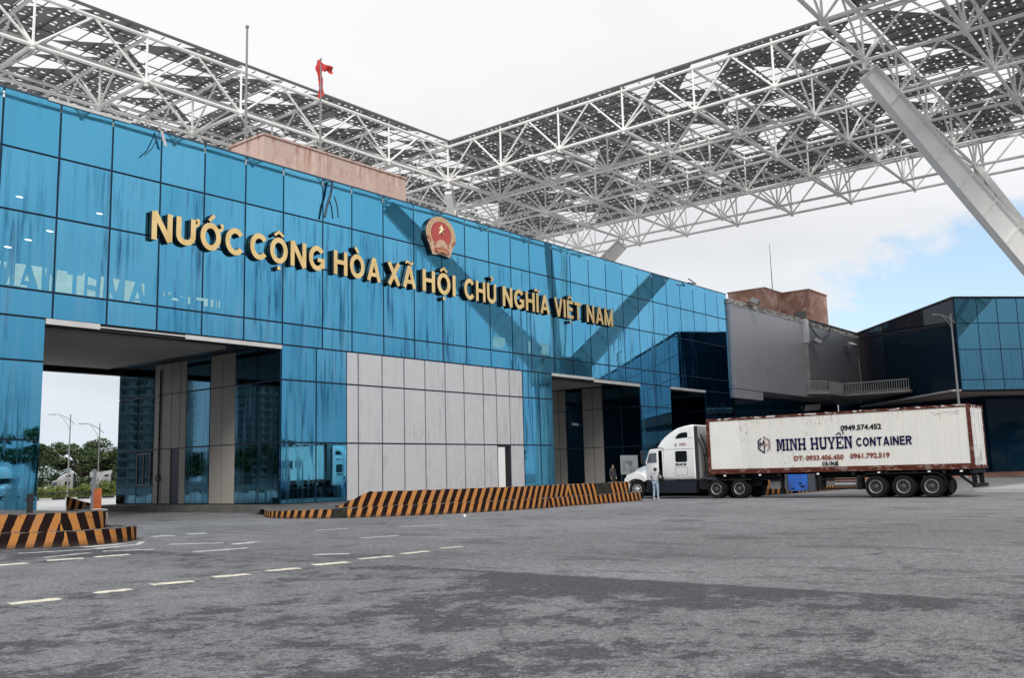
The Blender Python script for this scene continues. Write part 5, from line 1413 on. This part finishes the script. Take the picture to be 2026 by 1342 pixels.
# slab-serif lettering
def glyph(ch_):
    s = .20; h = .13; r = []   # rectangles (x0,x1,z0,z1) and quads
    R = lambda a, b_, c, d: r.append([(a, c), (b_, c), (b_, d), (a, d)])
    Q = lambda *p: r.append(list(p))
    if ch_ == 'M':
        w = 1.02; R(.07, .27, h, 1 - h); R(.75, .95, h, 1 - h); R(0, .34, 0, h); R(.68, 1.02, 0, h); R(0, .30, 1 - h, 1); R(.72, 1.02, 1 - h, 1); Q((.27, 1), (.44, .10), (.58, .10), (.40, 1)); Q((.62, 1), (.44, .10), (.58, .10), (.75, 1))
    elif ch_ == 'I': w = .40; R(.1, .30, h, 1 - h); R(0, .40, 0, h); R(0, .40, 1 - h, 1)
    elif ch_ == 'N': w = .88; R(.07, .24, h, 1 - h); R(.64, .81, 0, 1 - h); R(0, .33, 0, h); R(.55, .88, 1 - h, 1); R(0, .24, 1 - h, 1); Q((.18, 1), (.64, 0), (.81, 0), (.36, 1))
    elif ch_ == 'H': w = .90; R(.07, .27, h, 1 - h); R(.63, .83, h, 1 - h); R(0, .36, 0, h); R(.54, .9, 0, h); R(0, .36, 1 - h, 1); R(.54, .9, 1 - h, 1); R(.27, .63, .42, .56)
    elif ch_ == 'U': w = .86; R(.07, .27, .2, 1 - h); R(.62, .80, .2, 1 - h); R(0, .36, 1 - h, 1); R(.52, .86, 1 - h, 1); Q((.07, .2), (.2, 0), (.66, 0), (.80, .2)); 
    elif ch_ == 'Y': w = .84; R(.32, .52, h, .45); R(.22, .62, 0, h); R(0, .34, 1 - h, 1); R(.52, .84, 1 - h, 1); Q((.07, 1 - h), (.32, .40), (.48, .45), (.27, 1 - h)); Q((.60, 1 - h), (.40, .45), (.52, .40), (.77, 1 - h))
    elif ch_ == 'E': w = .80; R(.07, .27, h, 1 - h); R(0, .80, 0, h); R(0, .80, 1 - h, 1); R(.27, .55, .44, .56); R(.68, .80, h, .3); R(.68, .80, .72, 1 - h); R(.48, .56, .34, .66)
    return w, r
def slab_text(body, y_start, z, h, width, mat, parent):
    tot = 0
    for c in body: tot += (.45 if c == ' ' else glyph(c)[0] + .07)
    tot -= .07; sx = width / tot; x = 0; b = MB(); k = 0
    for c in body:
        if c == ' ': x += .45; continue
        w, polys = glyph(c)
        for p in polys:
            k += 1; b.poly([(-.006 - (k % 5) * .0008, y_start - (x + a) * sx, z + q * h) for a, q in p])
        x += w + .07
    return b.build('lettering', mat, parent, fix=False)
yy = lambda y: y - 17.4; zc = lambda z: z - 1.30
slab_text('MINH HUYEN', yy(20.10), zc(2.42), .60, 3.93, M_NAVY, con)
b = MB()   # circumflex + grave on the E
for pts in ([(16.95, 3.09), (16.82, 3.22), (16.69, 3.09)],):
    for p, q in zip(pts, pts[1:]): b.tube((-.008, yy(p[0]), zc(p[1])), (-.008, yy(q[0]), zc(q[1])), .022, k=4)
b.tube((-.008, yy(16.64), zc(3.27)), (-.008, yy(16.55), zc(3.14)), .022, k=4); b.build('accent_marks', M_INK, con)
def sans_text(body, y0, z0, h, width, mat, parent, gap=.14):
    gl = []; x = 0
    for ch in body: gw_, S = sgl(ch); gl.append((x, S)); x += gw_ + gap
    x -= gap; sx = width / x; b = MB()
    for gx_, S in gl: stroke_glyph(b, S, lambda px_, pz, dd, g_=gx_: (-.008 + dd, y0 - (g_ + px_) * sx, z0 + pz * h), .006, 0, 0)
    return b.build('lettering', mat, parent, fix=False)
sans_text('CONTAINER', yy(15.98), zc(2.50), .42, 2.62, M_NAVY, con)
put_text('0949.574.452', con, (-.006, yy(16.70), zc(3.31)), .235, 1.98, M_INK, offset=.045)
b = MB(); b.box(-.0075, -.0072, yy(19.235), yy(19.13), zc(1.995), zc(2.025)); b.build('accent_marks', M_RUST, con)
put_text('DT: 0933.406.450', con, (-.006, yy(19.20), zc(1.90)), .22, 2.55, M_RUST, offset=.05)
put_text('0961.792.519', con, (-.006, yy(16.33), zc(1.93)), .22, 1.90, M_RUST, offset=.05)
put_text('51R-194.85', con, (-.006, yy(17.75), zc(1.60)), .20, .82, M_INK, offset=.06)
# MH hexagon
b = MB(); hx = [(yy(20.77) + .36 * cos(RD(90 + 60 * k)) * 1.0, zc(2.77) + .42 * sin(RD(90 + 60 * k))) for k in range(6)]
def seg2(mb, a, c, w, x=-.007):
    a, c = Vector((x, a[0], a[1])), Vector((x, c[0], c[1])); d = (c - a); ln = d.length; d.normalize(); nn3 = Vector((0, -d.z, d.y))
    mb.obox((a + c) / 2, d * (ln / 2 + w * .3), nn3 * w / 2, Vector((.004, 0, 0)))
seg2(b, hx[0], hx[1], .05); seg2(b, hx[1], hx[2], .05); seg2(b, hx[2], ((hx[2][0] + hx[3][0]) / 2, (hx[2][1] + hx[3][1]) / 2), .05); b.build('logo', simple('logo_grey', (.20, .17, .17), .5), con)
b = MB(); seg2(b, ((hx[0][0] * .5 + hx[5][0] * .5), (hx[0][1] * .5 + hx[5][1] * .5)), hx[5], .06); seg2(b, hx[5], hx[4], .06); seg2(b, hx[4], hx[3], .06); seg2(b, hx[3], (hx[3][0], hx[3][1] + .55), .05, -.010)
yM = yy(20.77)
for a, c in (((yM + .22, zc(2.62)), (yM + .22, zc(2.92))), ((yM + .22, zc(2.92)), (yM + .11, zc(2.74))), ((yM + .11, zc(2.74)), (yM + .0, zc(3.02)))): seg2(b, a, c, .045, -.012)
b.build('logo', M_NAVY, con)
b = MB()
for a, c in (((yM - .09, zc(2.62)), (yM - .09, zc(2.92))), ((yM - .24, zc(2.62)), (yM - .24, zc(2.92))), ((yM - .09, zc(2.77)), (yM - .24, zc(2.77))), ((yM - .03, zc(2.5)), (yM - .03, zc(3.1)))): seg2(b, a, c, .035, -.009)
b.build('logo', simple('logo_pink', (.42, .25, .22), .5), con)
# scuffed old lettering remains
b = MB(); r3 = random.Random(5)
for k in range(46):
    t_ = k / 46; y = yy(12.35 - 1.15 * t_ + r3.uniform(-.03, .03)); z = zc(3.86 + .07 * sin(k * 1.3) + r3.uniform(-.05, .05)); w = r3.uniform(.02, .07); h = r3.uniform(.01, .035)
    b.poly([(-.003 - k * .00005 + .03 - .004, y, z), (.026 - k * .00005, y - w, z + .01), (.026 - k * .00005, y - w * .8, z + h), (.026 - k * .00005, y + .01, z + h * .8)])
b.build('scuff_marks', simple('scuff_grey', (.16, .16, .17), .6), con)

# ------------------------------------------------------------------ people
def skin_figure(name, joints, bones, mat, sub=2):
    me = bpy.data.meshes.new(name); keys = list(joints); idx = {k: i for i, k in enumerate(keys)}
    me.from_pydata([joints[k][0] for k in keys], [(idx[a], idx[b_]) for a, b_ in bones], [])
    ob = bpy.data.objects.new(name, me); COL.objects.link(ob)
    md = ob.modifiers.new('s', 'SKIN'); sv = me.skin_vertices[0].data
    for k in keys:
        r_ = joints[k][1]; sv[idx[k]].radius = (r_, r_) if not isinstance(r_, tuple) else r_
    sv[0].use_root = True
    md.use_smooth_shade = True
    sb2 = ob.modifiers.new('u', 'SUBSURF'); sb2.levels = sub; sb2.render_levels = sub
    dg = bpy.context.evaluated_depsgraph_get(); dg.update()
    m2 = bpy.data.meshes.new_from_object(ob.evaluated_get(dg)); bpy.data.objects.remove(ob)
    m2.materials.clear(); m2.materials.append(mat)
    o = bpy.data.objects.new(name, m2); COL.objects.link(o); return o
M_SKIN = simple('skin', (.40, .24, .16), .6)
M_HAIR = simple('black_hair', (.010, .009, .009), .6)
def person(loc, rz, label, top, trousers, shoes, raised=True, group=None):
    """facing +X in its own frame; left is +Y"""
    J = {'pel': ((0, 0, .95), .11), 'belly': ((0, 0, 1.12), .115), 'chest': ((0, 0, 1.30), .125), 'neck0': ((0, 0, 1.44), .06), 'neck': ((.01, 0, 1.49), .045),
         'head0': ((.02, 0, 1.56), .075), 'head1': ((.025, 0, 1.64), .075), 'nose': ((.105, 0, 1.59), .02)}
    B = [('pel', 'belly'), ('belly', 'chest'), ('chest', 'neck0'), ('neck0', 'neck'), ('neck', 'head0'), ('head0', 'head1')]
    for s, n_ in ((1, 'l'), (-1, 'r')):
        J['hip' + n_] = ((0, s * .09, .90), .09); J['knee' + n_] = ((.03, s * .11, .49), .055); J['ank' + n_] = ((-.02, s * .12, .09), .038); J['toe' + n_] = ((.13, s * .13, .035), .03)
        J['sh' + n_] = ((0, s * .18, 1.39), .058)
        if raised: J['el' + n_] = ((.10, s * .27, 1.16), .042); J['wr' + n_] = ((.30, s * .20, 1.22), .028); J['pm' + n_] = ((.38, s * .18, 1.25), .026)
        else: J['el' + n_] = ((-.02, s * .25, 1.12), .042); J['wr' + n_] = ((.06, s * .26, .88), .028); J['pm' + n_] = ((.08, s * .25, .81), .026)
        B += [('pel', 'hip' + n_), ('hip' + n_, 'knee' + n_), ('knee' + n_, 'ank' + n_), ('ank' + n_, 'toe' + n_), ('chest', 'sh' + n_), ('sh' + n_, 'el' + n_), ('el' + n_, 'wr' + n_), ('wr' + n_, 'pm' + n_)]
        base = Vector(J['pm' + n_][0]); dirn = (base - Vector(J['wr' + n_][0])).normalized()
        for q, (oy, ln) in enumerate(((-.028, .06), (-.010, .075), (.010, .07), (.026, .055))):
            e1 = base + Vector((0, oy, 0)) + dirn * .03; e2 = e1 + dirn * ln * .6 + Vector((0, 0, -.012)); 
            J[f'f{q}a{n_}'] = (tuple(e1), .010); J[f'f{q}b{n_}'] = (tuple(e2), .008); B += [('pm' + n_, f'f{q}a{n_}'), (f'f{q}a{n_}', f'f{q}b{n_}')]
        J['th' + n_] = (tuple(base + Vector((0, -s * .05, -.01)) + dirn * .0), .010); B.append(('wr' + n_, 'th' + n_))
    B.append(('head0', 'nose'))
    body = skin_figure('person', J, B, M_SKIN)
    body.location = loc; body.rotation_euler = (0, 0, rz); tag(body, label, 'person', group)
    def cloth(nm, keys, bones, mat, grow):
        jj = {k: (J[k][0], J[k][1] + grow * (1.6 if k in ('chest', 'belly', 'hem') else (.8 if k == 'neck0' else 1.0))) for k in keys}; o = skin_figure(nm, jj, bones, mat); o.parent = body; return o
    cloth('trousers', ['pel', 'hipl', 'kneel', 'ankl', 'hipr', 'kneer', 'ankr'], [('pel', 'hipl'), ('hipl', 'kneel'), ('kneel', 'ankl'), ('pel', 'hipr'), ('hipr', 'kneer'), ('kneer', 'ankr')], trousers, .018)
    J2 = dict(J); J2['hem'] = ((0, 0, .93), .13); J = J2
    cloth('jacket', ['chest', 'belly', 'hem', 'neck0', 'shl', 'ell', 'wrl', 'shr', 'elr', 'wrr'], [('chest', 'belly'), ('belly', 'hem'), ('chest', 'neck0'), ('chest', 'shl'), ('shl', 'ell'), ('ell', 'wrl'), ('chest', 'shr'), ('shr', 'elr'), ('elr', 'wrr')], top, .028)
    b = MB(); b.ball((-.085, 0, 1.43), .07, nu=10, nv=7); o = b.build('hood', top, body, smooth=True)
    b = MB(); b.ball((.012, 0, 1.635), .098, nu=12, nv=8)
    for v_i, v in enumerate(b.v):
        if v[0] > .055 and v[2] < 1.665: b.v[v_i] = (.052, v[1] * .9, max(v[2], 1.60))
    b.build('hair', M_HAIR, body, smooth=True)
    b = MB()
    for s in (1, -1): b.slab([(s * .12 - .05, .0), (s * .12 + .05, .0), (s * .12 + .045, .09), (s * .12 - .045, .09)], -.09, .19, bev=.04, ins=.02)
    b.build('shoes', shoes, body, smooth=True)
    return body
person((45.93, 26.98, 0), RD(8), 'person in grey hooded jacket and light blue jeans standing at the open truck door', simple('grey_hoodie', (.40, .40, .42), .85, var=.2, vscale=6), simple('light_jeans', (.28, .36, .46), .85, var=.35, vscale=7), simple('pale_shoes', (.4, .4, .4), .6))
person((53.0, 34.35, .32), RD(-100), 'person in dark clothes standing behind the striped barrier in the shade of the passage', simple('dark_jacket', (.02, .022, .03), .85), simple('dark_trousers', (.02, .02, .025), .85), M_DARK, raised=False)

# ------------------------------------------------------------------ vegetation
def leaf_mat(name, a, c, tr=.25):
    m = Mat(name, a, .6); n_ = m.noise(m.coord(), 1.1, 4); m.setcol(m.mix(m.ramp(n_, .35, .65), a, c))
    m.b.inputs['Subsurface Weight'].default_value = 0.0
    return m.m
M_LEAF = leaf_mat('dark_foliage', (.030, .060, .020), (.075, .115, .035))
M_LEAF2 = leaf_mat('yellow_green_foliage', (.14, .20, .04), (.32, .37, .09))
M_BARK = simple('bark', (.08, .065, .05), .9, var=.3, vscale=5)
def leaf_cloud(mb, c, rx, ry, rz_, n, size, r):
    for _ in range(n):
        while True:
            x, y, z = r.uniform(-1, 1), r.uniform(-1, 1), r.uniform(-1, 1)
            if x * x + y * y + z * z < 1: break
        p = Vector((c[0] + x * rx, c[1] + y * ry, c[2] + z * rz_)); s = size * r.uniform(.6, 1.3)
        a = Vector((r.gauss(0, 1), r.gauss(0, 1), r.gauss(0, .6))).normalized() * s; b_ = a.cross(Vector((r.gauss(0, 1), r.gauss(0, 1), r.gauss(0, 1)))).normalized() * s * .5
        mb.quad(p - a, p + b_, p + a, p - b_)
def tree(name, label, loc, h, spread, seed, mat, clumps=22, leaves=110, size=.30, group=None, flat=1.0, trunk_h=.35, cat='tree'):
    t = thing(name, label, cat, loc, 0, group); r = random.Random(seed); tk = MB(); cr = MB()
    th = h * trunk_h; tk.tube((0, 0, -.1), (0, 0, th), h * .028, h * .018, k=7)
    for _ in range(clumps):
        a = r.uniform(0, 2 * pi); q = spread * math.sqrt(r.random()); z = th + (h - th) * (r.uniform(.15, 1.0) ** .8) * (1 - .45 * (q / spread) ** 2)
        e = Vector((q * cos(a), q * sin(a), z)); mid_ = Vector((e.x * .4, e.y * .4, th + (z - th) * .6))
        tk.tube((0, 0, th * .9), mid_, h * .013, h * .009, k=5); tk.tube(mid_, e, h * .009, h * .003, k=4)
        s = spread * r.uniform(.14, .30); leaf_cloud(cr, e, s, s, s * .55 * flat, leaves, size, r)
    tk.build('trunk', M_BARK, t); cr.build('crown', mat, t, fix=False); return t
g1 = 'trees beyond the wide open passage'
tree('leafy_tree', 'open-branched dark tree standing farthest left beyond the wide open passage', (57.5, 133, 0), 9.2, 4.6, 3, M_LEAF, 44, 170, .19, g1)
tree('leafy_tree', 'dense dark tree behind the first lamp post beyond the wide open passage', (68, 136, 0), 8.2, 5.2, 4, M_LEAF, 60, 210, .20, g1)
tree('leafy_tree', 'dark green tree between the two lamp posts beyond the wide open passage', (76, 138, 0), 7.0, 6.0, 5, M_LEAF, 60, 210, .20, g1)
tree('umbrella_tree', 'flat-topped pale tree beside the passage wall beyond the wide open passage', (106, 166, 0), 9.5, 5.5, 6, leaf_mat('greyish_foliage', (.12, .15, .08), (.2, .22, .13)), 22, 60, .2, g1, .4, .7)
tree('leafy_tree', 'low hazy green tree beside the glass pier beyond the wide open passage', (52, 140, 0), 5.2, 4.0, 8, M_LEAF, 44, 170, .20, g1)
tree('leafy_tree', 'bushy green tree right of the second lamp post beyond the wide open passage', (87, 140, 0), 6.4, 5.0, 9, leaf_mat('mid_green_foliage', (.06, .10, .03), (.14, .18, .05)), 60, 210, .20, g1)
def bush(label, loc, rx, ry, h, seed, mat, group, n=1500, size=.16):
    r = random.Random(seed); b = MB()
    t = thing('roadside_bush', label, 'bush', loc, 0, group); tk = MB()
    for k in range(14):
        a = r.uniform(0, 2 * pi); q = math.sqrt(r.random()); cx_b, cy_b = q * rx * cos(a), q * ry * sin(a); hh = h * r.uniform(.6, 1.0) * (1 - .3 * q)
        tk.tube((cx_b * .6, cy_b * .6, -.05), (cx_b, cy_b, hh * .8), .03, .01, k=4)
        leaf_cloud(b, (cx_b, cy_b, hh * .62), rx * .3, ry * .35, hh * .42, n // 14, size, r)
    tk.build('stems', M_BARK, t); b.build('foliage', mat, t, fix=False)
g2 = 'bushes along the verge beyond the wide open passage'
for i, (x, y, rx, h, lab) in enumerate(((47.8, 107.2, 2.6, 2.2, 'yellow-green bush left of the first lamp post on the verge'), (52.3, 107.4, 2.8, 2.3, 'yellow-green bush right of the first lamp post on the verge'), (57.2, 108, 3.2, 2.5, 'yellow-green bush around the second lamp post on the verge'), (63.2, 109, 3.6, 2.8, 'yellow-green bush farthest from the glass pier in the wide open passage'), (42, 108.5, 2.6, 1.2, 'low green bush beside the glass pier in the wide open passage'))):
    bush(lab, (x, y, 0), rx, 1.8, h, 40 + i, M_LEAF2, g2, 2600, .17)
for i, (x, y, rx, h, lab) in enumerate(((50, 122, 4.5, 3.6, 'dark green thicket behind the truck nearest the glass pier'), (58, 123, 4.5, 4.2, 'dark green thicket below the open-branched tree'), (66.5, 124, 5, 4.4, 'dark green thicket below the dense trees'), (76, 126, 6, 4.6, 'dark green thicket beside the passage wall'))):
    bush(lab, (x, y, 0), rx, 2.5, h, 140 + i, M_LEAF, 'thickets beyond the wide open passage', 3600, .19)
r = random.Random(11); b = MB()
for k in range(9000):
    x = r.uniform(20, 90); y = r.uniform(104.3, 108.2); hgt = r.uniform(.25, .65); a = r.uniform(0, 6.3); w = .05
    b.poly([(x - w * cos(a), y - w * sin(a), 0), (x + w * cos(a), y + w * sin(a), 0), (x + r.uniform(-.15, .15), y + r.uniform(-.15, .15), hgt)])
tag(b.build('grass', leaf_mat('verge_grass', (.09, .14, .03), (.17, .22, .06)), kind='stuff', fix=False), 'ragged green grass on the verge behind the kerb', 'grass')
b = MB(); b.box(-60, 160, 104.1, 135, 0, .05); b.build('ground', simple('verge_soil', (.06, .08, .03), .9, var=.4, vscale=.8), kind='structure')
b = MB(); r = random.Random(2)
for k in range(9):   # far hills
    x = 60 + k * 90; b.lathe((x - 100, 900 - k * 45, 0), (0, 0, 1), [(0, 150, 0), (6 + 4 * r.random(), 90, 0), (12 + 5 * r.random(), 25, 0), (15, .1, 0)], k=12)
b.build('hills', simple('hazy_hills', (.30, .36, .40), .9), kind='structure')

# vehicles beyond the passage and behind the camera (seen directly through the passage or in the glass)
def far_truck(x, y, rz, sc, lab):
    c = copy_tree(trk); c.location = (x, y, 0); c.rotation_euler = (0, 0, rz); c.scale = (sc, sc, sc); tag(c, lab, 'truck', 'parked white trucks')
    return c
far_truck(54.3, 112.6, RD(64), .76, 'parked white truck half hidden by bushes, nearest the glass pier in the wide open passage')
far_truck(60.6, 115.6, RD(64), .76, 'second parked white truck behind the bushes in the wide open passage')
far_truck(98.0, -38.0, RD(90), 1.0, 'white truck parked behind the viewpoint, reflected in the glass left of the grey panels')
far_truck(48.5, -40.0, RD(0), 1.0, 'white truck seen head-on, reflected at the foot of the left glass pier')
far_truck(55.0, -37.0, RD(0), 1.0, 'second head-on white truck, reflected beside the wide open passage')
bus = thing('parked_bus', 'blue and white coach seen only as a reflection in the lower glass', 'bus', (110, -40, 0), RD(0))
b = MB(); b.slab([(-5.5, .4), (-5.5, 3.0), (-5.3, 3.2), (5.2, 3.2), (5.5, 2.9), (5.6, 1.2), (5.5, .4)], -1.25, 1.25, bev=.12, ins=.08); ob = b.build('body', paint('bus_white', (.7, .7, .72)), bus, smooth=True)
b = MB(); b.box(-1.27, 1.27, -5.3, 5.3, 1.75, 2.8); b.build('window_band', M_WIN, bus)
b = MB(); b.box(-1.268, 1.268, -5.4, 5.4, .8, 1.6); b.build('blue_band', simple('bus_blue', (.02, .07, .30), .4), bus)
for y in (-3.4, 3.6): wheel(bus, -1.25, y, .48, .3, -1, 'rear'); wheel(bus, 1.25, y, .48, .3, 1, 'rear')
bus.rotation_euler = (0, 0, RD(88))
def tower(label, loc, w, d_, h, fl, rz):
    t = thing('tower_block', label, 'tower block', loc, rz, 'distant tower blocks'); b = MB(); b.box(-w / 2, w / 2, -d_ / 2, d_ / 2, 0, h); b.box(-w * .3, w * .3, -d_ * .3, d_ * .3, h, h + 4); b.build('wall', simple('tower_concrete', (.22, .21, .20), .8), t)
    b = MB(); s = MB()
    for k in range(fl):
        z = 3 + k * (h - 4) / fl; s.box(-w / 2 - .6, w / 2 + .6, -d_ / 2 - .6, d_ / 2 + .6, z, z + .25)
        for q in range(5):
            x = -w / 2 + (q + .3) * w / 5
            for yy2 in (-d_ / 2 - .05, d_ / 2 + .0): b.box(x, x + w / 9, yy2, yy2 + .05, z + .6, z + 2.2)
        for q in range(4):
            y = -d_ / 2 + (q + .3) * d_ / 4
            for xx2 in (-w / 2 - .05, w / 2): b.box(xx2, xx2 + .05, y, y + d_ / 8, z + .6, z + 2.2)
    b.build('window', M_WIN, t); s.build('balcony', simple('balcony_concrete', (.32, .31, .30), .8), t)
def refl_dir(px, py): pass
tower('dark tower block reflected left in the passage glass', (-112, 300, 0), 24, 20, 58, 18, .3)
tower('slim dark tower block reflected right in the passage glass', (-150, 285, 0), 17, 16, 56, 18, .2)
tower('stepped tower block reflected in the far glass of the wide open passage', (-60, 330, 0), 30, 20, 62, 18, .5)
g3 = 'trees behind the viewpoint seen in the glass'
k = 0
for x in range(-30, 190, 16):
    k += 1
    tree('leafy_tree', 'dark leafy tree reflected in the lower glass of the hall', (x + (k * 37 % 7), -52 - (k * 53 % 17), 0), 7.5 + (k * 29 % 5), 6.0, 60 + k, M_LEAF, 18, 60, .5, g3)
k = 0
for x in range(-190, -20, 22):
    k += 1
    tree('leafy_tree', 'dark leafy tree reflected in the side glass of the passage', (x, 130 + (k * 47 % 60), 0), 6 + (k * 29 % 3), 8.0, 90 + k, M_LEAF, 18, 60, .7, 'trees seen in the passage glass')
